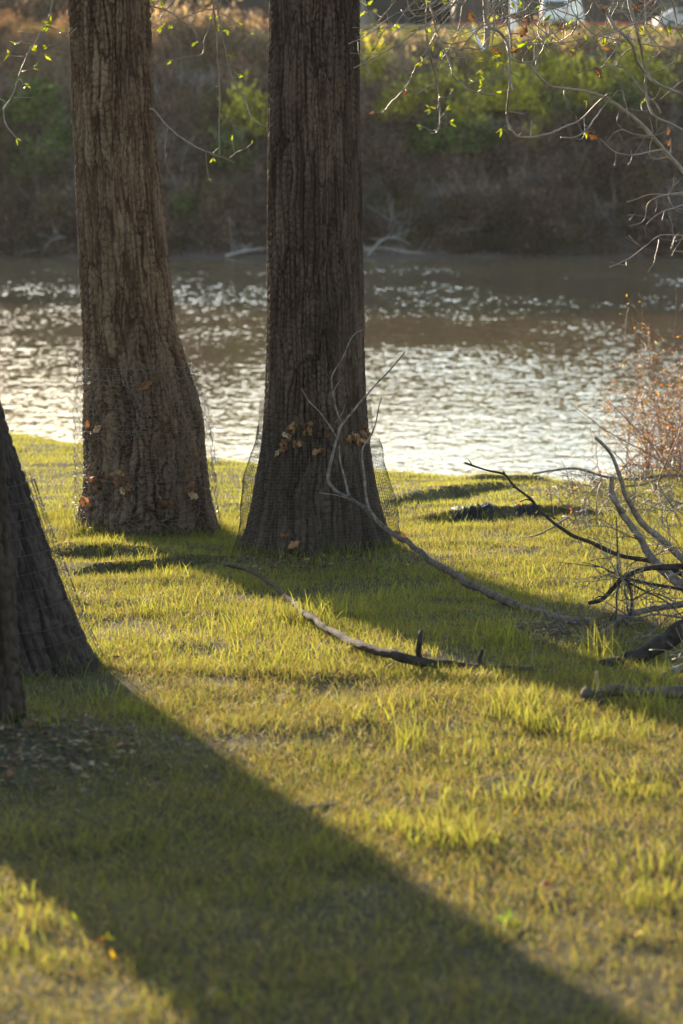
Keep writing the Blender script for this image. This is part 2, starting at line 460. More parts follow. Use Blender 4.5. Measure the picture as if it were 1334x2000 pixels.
def crown(root, top, r, m, seed, nl=6):
    """bare limbs above the frame, one part each"""
    r_ = np.random.default_rng(seed); out = []
    for i in range(nl):
        tb = Tubes(); az = i/nl*2*PI+r_.uniform(-.4, .4); ln = r_.uniform(2.2, 3.6); up = r_.uniform(.5, 1.3)
        st = np.array(top)-np.array([0, 0, r_.uniform(.0, 2.2)])
        e = st+np.array([math.cos(az)*ln, math.sin(az)*ln, ln*up])
        pts = limb(tb, st, e, r*.45, r*.12, .5, seed+i)
        for j in range(7):
            k = r_.integers(8, 25); dr = (e-st)/np.linalg.norm(e-st)+r_.normal(0, .5, 3); dr /= np.linalg.norm(dr)
            q = limb(tb, pts[k], pts[k]+dr*r_.uniform(.8, 1.8), r*.1, r*.03, .2, seed*7+j, 10, 5)
            for g in range(3):
                d2 = dr+r_.normal(0, .5, 3); limb(tb, q[5+g], q[5+g]+d2/np.linalg.norm(d2)*r_.uniform(.4, .9), r*.035, .004, .1, j, 6, 4)
        o = tb.build('limb', m, root); out.append(o)
    return out

def T(name, label, prof, key, m, **kw):
    x, dc = TREES[key]
    root = empty(name); tag(root, label, 'tree')
    trunk_mesh(key, prof, dc, m, root, **kw)
    return root

P1 = [(-60, 129, 285), (0, 133, 290), (150, 137, 298), (300, 143, 309), (500, 152, 331), (600, 157, 342), (650, 160, 348), (690, 161, 361), (740, 162, 377),
      (780, 163, 391), (825, 162, 403), (850, 164, 401), (900, 166, 406), (950, 165, 411), (975, 160, 414), (1000, 156, 420), (1030, 148, 430), (1060, 142, 442)]
P2 = [(-60, 527, 701), (0, 527, 702), (200, 525, 703), (400, 522, 707), (600, 521, 712), (690, 519, 713), (750, 517, 715), (810, 514, 718), (880, 508, 727), (930, 499, 736),
      (970, 492, 745), (1010, 486, 756), (1050, 474, 768), (1080, 462, 778), (1110, 450, 790)]
P3 = [(420, -330, -120), (600, -300, -62), (700, -285, -28), (785, -275, 0), (860, -265, 22), (940, -258, 50), (1040, -250, 82), (1120, -245, 112), (1180, -240, 132), (1230, -235, 152), (1280, -228, 172), (1320, -220, 193), (1360, -215, 214)]
P4 = [(500, -262, -20), (700, -262, -10), (860, -262, 2), (960, -262, 9), (1000, -262, 13), (1100, -262, 21), (1200, -262, 27), (1300, -262, 36), (1350, -262, 42), (1400, -264, 50), (1440, -266, 60), (1475, -270, 76), (1500, -275, 92)]
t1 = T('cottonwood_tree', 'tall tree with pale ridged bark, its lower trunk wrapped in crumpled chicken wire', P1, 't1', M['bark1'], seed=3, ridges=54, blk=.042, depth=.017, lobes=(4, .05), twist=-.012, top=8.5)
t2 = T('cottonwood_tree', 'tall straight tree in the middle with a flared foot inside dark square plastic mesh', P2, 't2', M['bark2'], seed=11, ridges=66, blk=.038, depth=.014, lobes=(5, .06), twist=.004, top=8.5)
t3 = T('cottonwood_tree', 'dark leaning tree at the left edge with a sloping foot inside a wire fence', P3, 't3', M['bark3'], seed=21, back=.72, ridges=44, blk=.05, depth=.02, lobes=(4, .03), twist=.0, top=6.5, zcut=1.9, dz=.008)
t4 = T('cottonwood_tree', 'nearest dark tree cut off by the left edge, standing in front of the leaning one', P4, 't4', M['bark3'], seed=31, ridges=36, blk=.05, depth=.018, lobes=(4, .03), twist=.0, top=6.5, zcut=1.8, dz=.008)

def tr_at(key, z):
    zs, cx, R, dc = TR[key]
    return np.interp(z, zs, cx), np.interp(z, zs, R), np.interp(z, zs, dc)

for root, key, mm_, sd_ in ((t1, 't1', M['bark1'], 5), (t2, 't2', M['bark2'], 6), (t3, 't3', M['bark3'], 7), (t4, 't4', M['bark3'], 8)):
    zt = TR[key][0][-1]; cx, R, dc = tr_at(key, zt)
    crown(root, (cx, dc, zt-.2), R, mm_, sd_, 5)

# bark for limbs lacks the carved attribute: a plain twin is fine, Col defaults to black there

# ------------------------------------------------------------------ hanging twigs
def leaf_tuft(V, Q, C, p, axis, n, ln, r_, base=(.16, .20, .02)):
    axis = axis/(np.linalg.norm(axis)+1e-9)
    for i in range(n):
        d = axis+r_.normal(0, .55, 3); d /= np.linalg.norm(d)
        s = np.cross(d, r_.normal(0, 1, 3)); s /= np.linalg.norm(s)
        nrm = np.cross(d, s); L_ = ln*r_.uniform(.6, 1.25); w_ = L_*r_.uniform(.14, .22)
        k = len(V)
        V += [p, p+d*L_*.35+s*w_+nrm*w_*.3, p+d*L_*.4-nrm*w_*.25, p+d*L_*.35-s*w_+nrm*w_*.3, p+d*L_*.75+s*w_*.55, p+d*L_*.75-s*w_*.55, p+d*L_+nrm*w_*.4]
        Q += [[k, k+1, k+2], [k, k+2, k+3], [k+1, k+4, k+2], [k+3, k+2, k+5], [k+4, k+6, k+2], [k+2, k+6, k+5]]
        c = np.array(base)*r_.uniform(.75, 1.3)*np.array([r_.uniform(.85, 1.2), 1, 1])
        C += [c]*7

def crumpled(V, Q, C, p, sz, r_, base=(.20, .10, .05)):
    """a curled, broad dead leaf"""
    n = 7; A = r_.normal(0, 1, 3); A /= np.linalg.norm(A); B = np.cross(A, r_.normal(0, 1, 3)); B /= np.linalg.norm(B); Cn = np.cross(A, B)
    k = len(V); c = np.array(base)*r_.uniform(.6, 1.4)
    curl = r_.uniform(.6, 1.5)
    for i in range(n):
        t = i/(n-1)*2-1; wd = (1-abs(t)**1.7)*.62+.05
        for j in range(5):
            s = j/4*2-1; jag = 1+.38*math.sin(i*2.9+s*4+sz*900)
            V.append(p+sz*.5*(A*t*1.1+B*s*wd*jag+Cn*(curl*(s*s*wd*.9+t*t*.5)+.17*r_.normal())))
            C.append(c*r_.uniform(.8, 1.2))
    for i in range(n-1):
        for j in range(4):
            a = k+i*5+j; Q.append([a, a+1, a+6, a+5])

def mixed(name, V, Q, C, m, parent, smooth=False):
    if not V: return None
    sz = np.array([len(q) for q in Q]); idx = np.array([i for q in Q for i in q])
    return mk(name, np.array(V), idx, sz, m, parent, np.array(C), smooth)

def twig_branch(parent, mains, d0, seed, side=.5, buds=.6, dead=.0, rbase=.006, sidelen=.12, curly=.5, name='hanging_branch', up=None, leafn=3, m=None, leaflen=.038):
    """mains: list of (photo polyline, start radius px) at about forward distance d0; side twigs grow from them"""
    r_ = np.random.default_rng(seed); tb = Tubes(); LV, LQ, LC = [], [], []; DV, DQ, DC = [], [], []
    tips = []
    for item in mains:
        poly, r0 = item[0], item[1]; dd = item[2] if len(item) > 2 else d0
        dj = dd+np.cumsum(r_.normal(0, .05, len(poly)))
        p3 = np.array([P(x, y, d) for (x, y), d in zip(poly, dj)])
        ln = np.linalg.norm(np.diff(p3, axis=0), axis=1).sum(); n = max(8, int(ln/.022))
        c = catmull(p3, n); c[1:-1] += r_.normal(0, .0012, (n-2, 3))
        rr = np.linspace(r0, max(r0*.5, .0014), n)*1.35
        tb.add(c, rr, 6 if r0 > .004 else 5, knob=.22, seed=int(r_.integers(1000)))
        tips.append((c[-1], c[-1]-c[-3]))
        k = 3
        while k < n-2:
            if r_.random() < side:
                t = c[k+1]-c[k]; t /= np.linalg.norm(t)
                o = np.cross(t, r_.normal(0, 1, 3)); o /= np.linalg.norm(o); o[1] *= .6
                d = .35*t+o; d /= np.linalg.norm(d)
                L_ = sidelen*r_.uniform(.3, 1.6); m_ = max(5, int(L_/.02))
                q = [c[k]]; 
                bend = r_.normal(0, curly, 3); 
                for s_ in range(m_):
                    d = d+(bend*.16+r_.normal(0, .09, 3)+np.array([0, 0, .03])); d /= np.linalg.norm(d); q.append(q[-1]+d*L_/m_)
                q = np.array(q); rs = min(rr[k]*.7, .0032)
                tb.add(q, np.linspace(rs, .0014, len(q)), 4, seed=k)
                tips.append((q[-1], d))
                if L_ > sidelen*.9:
                    kk = len(q)//2; d2 = d+r_.normal(0, .6, 3); d2 /= np.linalg.norm(d2)
                    q2 = np.array([q[kk]+d2*L_*.45*s_/4+bend*.02*s_*s_/16 for s_ in range(5)])
                    tb.add(q2, np.linspace(rs*.7, .0013, 5), 4); tips.append((q2[-1], d2))
            k += int(r_.integers(2, 5))
    for p_, d_ in tips:
        if r_.random() < buds: leaf_tuft(LV, LQ, LC, p_, d_, int(r_.integers(2, leafn+2)), leaflen, r_)
        elif r_.random() < dead: crumpled(DV, DQ, DC, p_-np.array([0, 0, .015]), r_.uniform(.03, .06), r_)
    o = tb.build(name, m or M['twig'], parent)
    lv = mixed('young_leaves', LV, LQ, LC, M['leaf'], o); dv = mixed('withered_leaves', DV, DQ, DC, M['dry'], o, True)
    return o

def Z2(pts): return [(667+.2496*u, .2496*v) for u, v in pts]
def Z1(pts): return [(900+.3253*u, .3253*v) for u, v in pts]
def Zh(pts): return [(u/2, v/2) for u, v in pts]
def up_to(pts, dx=0, h=300): return [(pts[0][0]+dx, pts[0][1]-h), (pts[0][0]+dx*.4, pts[0][1]-h*.4)] + pts

# twigs from the two left trees
twig_branch(t3, [(up_to(Zh([(205, 0), (180, 90), (115, 200), (75, 300), (45, 380), (15, 430), (25, 490), (65, 540)]), 30), .0042, 11.0),
                 (Zh([(180, 100), (210, 112), (235, 120)]), .002, 11.0), (Zh([(115, 200), (140, 215), (175, 218)]), .002, 11.0), (Zh([(130, 130), (100, 128), (80, 122)]), .002, 11.0),
                 (Zh([(120, 172), (90, 168), (68, 170)]), .002, 11.0), (Zh([(95, 222), (60, 220), (36, 212)]), .002, 11.0), (Zh([(88, 280), (105, 275), (130, 265)]), .002, 11.0),
                 (Zh([(55, 380), (90, 382), (130, 378)]), .002, 11.0), (Zh([(40, 410), (15, 395), (-10, 380)]), .0025, 11.0), (Zh([(78, 310), (90, 328), (108, 335)]), .002, 11.0)],
            11.0, 41, side=.10, buds=.95, leafn=3, sidelen=.05)
twig_branch(t1, [(Zh([(300, 110), (265, 140), (230, 165), (185, 182)]), .0022, 13.3)], 13.3, 42, side=.05, buds=1)
twig_branch(t1, [(Zh([(585, 425), (605, 435), (660, 500), (740, 560), (800, 590), (870, 615), (915, 635)]), .0050, 13.6), (Zh([(898, 618), (925, 595), (960, 580), (982, 562)]), .0034, 13.6),
                 (Zh([(655, 500), (645, 570), (650, 640), (668, 695)]), .0026, 13.6), (Zh([(803, 590), (808, 650), (815, 698)]), .0026, 13.6), (Zh([(650, 600), (640, 630), (626, 648)]), .002, 13.6),
                 (Zh([(920, 598), (910, 575), (907, 550)]), .002, 13.6)], 13.6, 43, side=.1, buds=.5, sidelen=.04)
for m__ in ([(up_to(Zh([(835, 0), (845, 120), (850, 240), (860, 380), (855, 480), (858, 608)]), 30), .0046*1.2, 14.4), (up_to(Zh([(850, 0), (860, 90), (885, 220), (910, 310), (960, 400), (985, 460), (1040, 505)]), 20), .0044, 12.2),
                 (Zh([(850, 245), (900, 255), (980, 272)]), .0026*1.2, 14.4)]): twig_branch(t2, [m__], 14.4, 44, side=.14, buds=.25, sidelen=.05)
for m__ in ([(up_to(Zh([(860, 10), (790, 40), (700, 75), (600, 105), (510, 132)]), 20), .0040*1.2, 14.6), (Zh([(520, 0), (580, 20), (660, 45), (740, 100), (830, 115), (920, 90)]), .0034*1.2, 14.6),
                 (Zh([(840, 20), (820, 100), (800, 150), (790, 210), (730, 222), (670, 238)]), .0034*1.2, 14.6), (Zh([(680, 0), (640, 50), (600, 95), (540, 100)]), .0024*1.2, 14.6), (Zh([(860, 50), (920, 85), (980, 130)]), .0022*1.2, 14.6),
                 (Zh([(620, 0), (570, 60), (535, 100)]), .0024*1.2, 14.6), (Zh([(740, 100), (768, 130), (765, 165)]), .002*1.2, 14.6)]): twig_branch(t2, [m__], 14.6, 45, side=.3, buds=.6, sidelen=.06)

# the tree outside the frame on the right whose branches hang into view
t5 = empty('overhanging_tree'); tag(t5, 'tangle of pale hanging twigs with a few yellow green leaves at the upper right', 'tree')
tb = Tubes(); q = np.array([(4.6, 12.3, -.4), (4.5, 12.3, 1.0), (4.45, 12.35, 3.0), (4.3, 12.3, 5.0), (4.2, 12.3, 7.0)]); tb.add(catmull(q, 40), np.linspace(.26, .12, 40), 16, knob=.1, seed=3)
tb.build('trunk', M['dead'], t5)
for i, (e, s0) in enumerate((((.2, 11.6, 3.45), 3.4), ((1.2, 11.2, 3.7), 3.7), ((2.0, 11.9, 3.5), 3.1))):
    tb = Tubes(); pts = limb(tb, (4.42, 12.3, s0), e, .05, .012, .5, 70+i, 30, 8); tb.build('limb', M['dead'], t5)
mains = [
    ('a', [(Z2([(450, -160), (420, 0), (330, 120), (260, 190), (200, 225), (140, 240)]), .0036), (Z2([(260, 190), (275, 215), (300, 235)]), .002), (Z2([(330, 140), (250, 95), (200, 45)]), .0016)], .35, .6, 0),
    ('b', [(up_to(Z2([(670, 0), (660, 120), (660, 250), (680, 380), (715, 510), (745, 630), (765, 760), (770, 900), (760, 1010), (735, 1040), (690, 1040)])), .0048), (Z2([(755, 1020), (700, 1020), (650, 1000), (625, 990)]), .002),
           (Z2([(770, 950), (800, 970), (850, 960)]), .002), (Z2([(768, 930), (800, 890), (820, 860)]), .002), (Z2([(765, 760), (820, 765), (850, 740), (860, 715)]), .002), (Z2([(750, 560), (770, 500), (775, 450)]), .0018)], .22, .9, 0),
    ('c', [(up_to(Z2([(895, 60), (820, 150), (740, 260), (680, 370), (600, 490), (540, 620), (480, 710), (400, 790), (340, 860), (310, 885), (250, 875)]), 60), .0050), (Z2([(740, 650), (660, 690), (580, 735), (520, 725), (500, 700)]), .0026)], .1, .1, .5),
    ('d', [(up_to(Z2([(690, 0), (710, 100), (740, 230), (770, 320), (820, 420), (850, 500), (870, 580), (920, 640), (990, 700), (1060, 720), (1130, 740), (1200, 745)])), .0052), (Z2([(1070, 715), (1110, 690), (1150, 670)]), .002), (Z2([(770, 320), (850, 345), (940, 330), (1010, 310)]), .003)], .32, .6, 0),
    ('e', [(up_to(Z2([(1190, 40), (1190, 220), (1180, 340), (1210, 420), (1260, 500), (1300, 580), (1334, 650), (1345, 720)]), 20), .0046), (Z2([(800, 450), (830, 400), (870, 330), (910, 250), (925, 200)]), .003)], .5, .35, 0),
    ('f', [(up_to(Z2([(520, 0), (540, 80), (580, 125), (660, 120), (760, 85), (850, 45), (900, 40)]), -10), .0046), (Z2([(565, 0), (610, 65), (660, 20)]), .003), (Z2([(580, 125), (520, 145), (465, 75)]), .002)], .15, .3, .1),
    ('g', [(Z2([(820, 430), (900, 395), (980, 375), (1060, 385), (1160, 370), (1280, 335), (1380, 300)]), .0034), (Z2([(830, 435), (900, 450), (1000, 460), (1090, 470), (1180, 450)]), .003)], .5, .3, .05),
    ('h', [(up_to(Z1([(225, 0), (270, 120), (300, 230), (310, 340), (360, 375), (430, 370), (480, 320), (520, 230), (530, 180)])), .0058), (up_to(Z1([(250, 0), (300, 100), (370, 90), (440, 60)])), .003)], .55, .2, .1),
    ('i', [(up_to(Z1([(150, 120), (180, 170), (230, 190), (270, 240), (290, 330), (295, 450), (285, 600), (275, 710), (310, 790), (360, 825), (460, 820), (560, 790), (640, 755), (720, 720), (790, 650), (840, 600), (900, 560)]), -20), .0066)], .5, .12, .08),
    ('j', [(Z1([(420, 380), (450, 440), (540, 515), (640, 535), (740, 545), (860, 580), (930, 625), (1020, 690), (1100, 760), (1160, 830), (1220, 900), (1300, 984), (1380, 1080)])[::-1], .0080)], .45, .03, .10),
    ('k', [(up_to(Z1([(800, 0), (880, 80), (920, 160), (980, 210), (1030, 270), (1060, 370), (1110, 440), (1180, 500), (1334, 570), (1400, 600)])), .0085), (Z1([(965, 215), (900, 260), (820, 290)]), .003)], .3, .25, .1),
    ('l', [(up_to(Z1([(1010, 0), (1040, 120), (1070, 230), (1090, 330), (1110, 430), (1110, 540), (1130, 640), (1170, 700), (1250, 740), (1334, 780), (1400, 800)])), .0075)], .35, .1, .12),
    ('m', [(Z1([(870, 40), (960, 50), (1060, 60), (1150, 100), (1240, 160), (1334, 170), (1420, 160)])[::-1], .0050), (Z1([(1080, 265), (1180, 275), (1270, 295), (1334, 320), (1420, 330)])[::-1], .0044), (Z1([(1270, 0), (1290, 100), (1310, 200), (1334, 240)]), .004)], .4, .35, .1),
    ('n', [(up_to(Z1([(690, 0), (700, 100), (680, 180), (620, 235), (540, 262), (420, 270), (320, 300)])), .0036), (Z1([(400, 60), (300, 90), (200, 130), (80, 200), (0, 300)]), .003), (Z1([(600, 40), (500, 80), (460, 180), (490, 250)]), .002)], .4, .2, .12),
    ('o', [(Z1([(700, 440), (800, 410), (900, 395), (980, 410), (1040, 480), (1100, 560), (1170, 620), (1200, 680)])[::-1], .0034), (Z1([(750, 790), (830, 830), (930, 915), (1030, 930), (1140, 910), (1220, 895)])[::-1], .003),
           (Z1([(600, 825), (680, 825), (750, 785), (800, 720), (850, 650), (920, 570), (960, 540), (990, 620), (1005, 710)]), .003), (Z1([(880, 850), (950, 780), (1060, 810), (1150, 815)])[::-1], .0026),
           (Z1([(1300, 350), (1240, 400), (1130, 440)]), .002), (Z1([(1334, 480), (1240, 560), (1190, 600)]), .0025), (Z1([(1250, 940), (1160, 955), (1120, 910)]), .0018), (Z1([(930, 915), (930, 960), (920, 1000)]), .0016), (Z1([(1030, 930), (1020, 970), (1000, 990)]), .0016)], .35, .05, .08),
    ('p', [([(1400, 370), (1334, 376), (1285, 385), (1265, 400), (1258, 430), (1230, 442)], .0028), ([(1400, 455), (1334, 460), (1290, 460), (1260, 482), (1225, 507), (1190, 522)], .0026), ([(1287, 468), (1279, 508), (1265, 532)], .0018),
           ([(1334, 400), (1290, 415), (1262, 440), (1262, 465)], .0018), ([(1334, 380), (1300, 380), (1270, 380), (1225, 395)], .0016), ([(1334, 492), (1310, 485), (1325, 455)], .0016)], .5, .0, .0),
]
for i, (nm, ms, sd_, bd, de) in enumerate(mains):
    groups_ = [ms] if nm not in 'mnopge' else [[q_] for q_ in ms]
    for q_ in groups_: twig_branch(t5, q_, (13.5 if nm in 'abcdefg' else 11.5)+.2*((i*7) % 5-2), 100+i, side=sd_, buds=bd, dead=de, sidelen=.11 if nm in 'jklmnop' else .08, curly=.8, leafn=4)
# extra fine tangle at the very top
r_ = np.random.default_rng(9); ms = []
for k in range(44):
    x0 = r_.uniform(850, 1370); y0 = -60; ps = [(x0, y0)]; a = r_.uniform(-60, 60)
    for s_ in range(5):
        ps.append((ps[-1][0]+a*.5+r_.normal(0, 16), ps[-1][1]+r_.uniform(14, 44))); a += r_.normal(0, 30)
    ms.append((ps, r_.uniform(.0018, .0034), 11.4+r_.normal(0, .4)))
for i, m__ in enumerate(ms[:13]): twig_branch(t5, [m__], 11.4, 770+i, side=.35, buds=.08, dead=.06, sidelen=.09, curly=.9)
for i, m__ in enumerate(ms[13:]): twig_branch(t5, [m__], 11.4, 790+i, side=.35, buds=.08, dead=.06, sidelen=.09, curly=.9)
# thick broken stub with torn white wood
tb = Tubes(); q = np.array([P(x, y, 13.2) for x, y in Z2([(1150, -500), (1140, -200), (1130, 0), (1135, 130), (1140, 250), (1135, 340), (1115, 398)])])
tb.add(catmull(q, 40), np.linspace(.022, .015, 40), 8, knob=.2, seed=4); st = tb.build('broken_stub', M['twig'], t5)
tb = Tubes(); q = np.array([P(x, y, 13.16) for x, y in Z2([(1030, 200), (1050, 280), (1080, 340), (1112, 394)])]); tb.add(catmull(q, 20), np.linspace(.004, .011, 20), 6, knob=.4, seed=9)
tb.build('torn_wood', M['white'], st)

# ------------------------------------------------------------------ protective netting round the trunks
def net_r(key, th, z, off):
    cx, R, dc = tr_at(key, z); r = R+off
    return np.stack([cx+r*np.cos(th), dc+r*.97*np.sin(th), z+0*th], -1)

M['net'] = simple('dark_plastic_mesh', (.060, .052, .048), .7, var=.2, scale=6)
M['wire'] = simple('galvanised_wire', (.19, .175, .16), .5, metal=.5, var=.3, scale=8)
M['rust'] = simple('dark_rusty_wire', (.06, .045, .038), .6, metal=.3, var=.4, scale=8)
zb = float(gz(-.13, 12.2)); ztop = P(620, 850, 12.3)[2]
def off2(th, z):
    h = (z-zb)/(ztop-zb)
    left = np.exp(-((np.mod(th-PI+PI, 2*PI)-PI)/.55)**2); right = np.exp(-((np.mod(th+PI, 2*PI)-PI)/.5)**2)
    o = .018+.012*fbm(np.cos(th)*2, np.sin(th)*2, z*3, 2, 8) + left*(.012+.036*np.sin(np.clip(h, 0, 1)*PI)+.02*fbm(z*6, th*0, None, 2, 1)) + right*(.018+.02*np.sin(h*PI)+.03*np.maximum(0, .35-h)+.02*fbm(z*7, th*0+4, None, 2, 1))
    return o + .02*np.maximum(0, h-.9)*3
tb = Tubes(); th = np.linspace(0, 2*PI, 150); nv = 128
zs_ = np.arange(zb-.01, ztop, .0165)
for i, z in enumerate(zs_):
    tz = ztop + .04*fbm(np.cos(th)*2, np.sin(th)*2, None, 3, 5) - .06*np.maximum(0, np.cos(th))
    zz = z+.016*fbm(np.cos(th)*3, np.sin(th)*3, z*2+0*th, 3, 3)
    q = net_r('t2', th, zz, off2(th, zz)); q[:, 2] = zz
    keep = zz < tz
    if keep.all(): tb.add(q, .0009, 3, cap=False)
    else:
        runs = np.split(np.arange(150), np.where(np.diff(keep.astype(int)) != 0)[0]+1)
        for r in runs:
            if keep[r[0]] and len(r) > 2: tb.add(q[r], .0009, 3, cap=False)
for j in range(nv):
    t = j/nv*2*PI; n_ = 46
    zt_ = ztop + .04*float(fbm(np.cos(t)*2, np.sin(t)*2, None, 3, 5)) - .06*max(0, math.cos(t))
    z = np.linspace(zb-.03, zt_, n_); tt = t+.010*fbm(z*4+j*.13, z*0+j*.2, None, 2, 6)
    tb.add(net_r('t2', tt, z, off2(tt, z)), .0009, 3, cap=False)
mesh2 = tb.build('mesh_guard', M['net'])
tag(mesh2, 'dark square plastic mesh skirt round the foot of the middle tree', 'netting')

# finer loose bird net above it
tb = Tubes(); r_ = np.random.default_rng(5)
zt2 = P(620, 792, 12.3)[2]
for k in range(9):
    z = ztop-.02+(zt2-ztop+.02)*k/8+0*th; z = z+.012*fbm(np.cos(th)*3, np.sin(th)*3, z*5, 3, 60+k)
    o = .016+.018*np.abs(fbm(np.cos(th)*2, np.sin(th)*2, z*2, 3, 90)); tb.add(net_r('t2', th, z, o), .0006, 3, cap=False)
for j in range(90):
    t = j/90*2*PI; z = np.linspace(ztop-.03, zt2-.01*r_.random(), 8); tt = t+.04*fbm(z*12, z*0+j, None, 2, 7)
    tb.add(net_r('t2', tt, z, .016+.018*np.abs(fbm(np.cos(tt)*2, np.sin(tt)*2, z*2, 3, 90))), .0006, 3, cap=False)
for k in range(12):   # loose ends on the right
    a = P(715+r_.uniform(-3, 5), 790+r_.uniform(0, 40), 12.5); q = [a]
    d = np.array([r_.uniform(.2, 1), r_.uniform(-.3, .3), r_.uniform(-1, .3)])
    for s_ in range(8): d += r_.normal(0, .35, 3); q.append(q[-1]+d/np.linalg.norm(d)*.012)
    tb.add(np.array(q), .0005, 3, cap=False)
bn = tb.build('bird_net', M['net']); tag(bn, 'fine loose net tied round the middle tree just above the square mesh', 'netting')

# chicken wire round the left tree
tb = Tubes(); z0 = float(gz(-1.3, 13.3)); z1 = P(280, 722, 13.4)[2]; nc = 48; ch = .05; r_ = np.random.default_rng(15)
def off1(th, z):
    h = (z-z0)/(z1-z0)
    left = np.exp(-((np.mod(th, 2*PI)-PI)/.6)**2); right = np.exp(-((np.mod(th+PI, 2*PI)-PI)/.5)**2)
    return .012+.020*np.abs(fbm(np.cos(th)*3, np.sin(th)*3, z*3, 3, 18)) + left*(.008+.035*np.sin(np.clip(h*1.0, 0, 1)*PI)) + right*.022*np.sin(h*PI)
for i in range(nc*2):
    z = z0-.02; zz = []; tt = []; s = 1 if i % 2 else -1
    stp = 2*PI/nc
    while z < z1:
        c_ = i*stp/2
        zz += [z, z+ch*.30]; tt += [c_+s*stp*.23, c_+s*stp*.23]; z += ch*.5; s = -s
    zz = np.array(zz); tt = np.array(tt)
    wob = fbm(zz*7+3, tt*6, None, 3, 19); tt = tt+.19*wob; zz = zz+.045*fbm(tt*3, zz*6, None, 3, 20)
    tb.add(net_r('t1', tt, zz, off1(tt, zz)+.010*vn(zz*25, tt*9, None, 3)), .0009, 3, cap=False)
for k, zf in enumerate((.0, .33, .62, .93, 1.0)):
    z = z0+(z1-z0)*zf+.018*fbm(np.cos(th)*2, np.sin(th)*2, None, 3, 23+k); tb.add(net_r('t1', th, z, off1(th, z)+.004), .0010, 3, cap=False)
for k in range(60):   # kinked loose wires
    t = r_.uniform(PI*.95, PI*2.05); z = r_.uniform(z0+.1, z1-.02); q = []
    for s_ in range(14): q.append((t, z)); t += r_.normal(0, .045); z += r_.normal(0, .018)
    q = np.array(q); tb.add(net_r('t1', q[:, 0], q[:, 1], off1(q[:, 0], q[:, 1])+.006), .0010, 3, cap=False)
cw = tb.build('chicken_wire', M['wire']); tag(cw, 'crumpled pale chicken wire round the lower trunk of the left tree', 'wire netting')

# welded wire round the leaning tree
tb = Tubes(); z0 = float(gz(-.9, 8.2)); z1 = P(70, 968, 8.45)[2]
thf = np.linspace(-PI*.75, PI*.42, 70)
def off3(th, z): return .040+.02*fbm(np.cos(th)*1.5, np.sin(th)*1.5, z*2, 2, 28)
for k in range(12):
    z = z0-.01+(z1-z0)*k/11+.012*fbm(np.cos(thf), np.sin(thf), None, 2, 40+k); tb.add(net_r('t3', thf, z, off3(thf, z)), .0012, 4)
for t in np.linspace(-PI*.75, PI*.42, 26):
    z = np.linspace(z0-.03, z1, 24); tt = t+.02*fbm(z*4, z*0+t*7, None, 2, 33); tb.add(net_r('t3', tt, z, off3(tt, z)), .0012, 4)
wf = tb.build('wire_fence', M['rust']); tag(wf, 'dark open wire fence bent round the leaning tree at the left edge', 'wire fence')

# ------------------------------------------------------------------ dead leaves, one object each
def leaf_proto(seed, sz, base):
    r = np.random.default_rng(seed); V, Q, C = [], [], []
    crumpled(V, Q, C, np.zeros(3), sz, r, base)
    sz_ = np.array([len(q) for q in Q]); idx = np.array([i for q in Q for i in q])
    o = mk('dry_leaf', np.array(V), idx, sz_, M['dry'], None, np.array(C), True)
    return o
protos = [leaf_proto(200+i, .060, b_) for i, b_ in enumerate([(.36, .19, .09), (.42, .26, .14), (.24, .12, .065), (.50, .36, .22), (.18, .085, .05)])]
used = set()
def leaf_at(p, k, sc, group, label, rot=None):
    pr = protos[k % 5]
    if k % 5 in used: o = pr.copy(); SC.collection.objects.link(o)
    else: o = pr; used.add(k % 5)
    o.location = p; o.rotation_euler = tuple(r_.uniform(0, 6.28, 3)) if rot is None else rot; o.scale = (sc, sc, sc)
    tag(o, label, 'leaf', group); return o

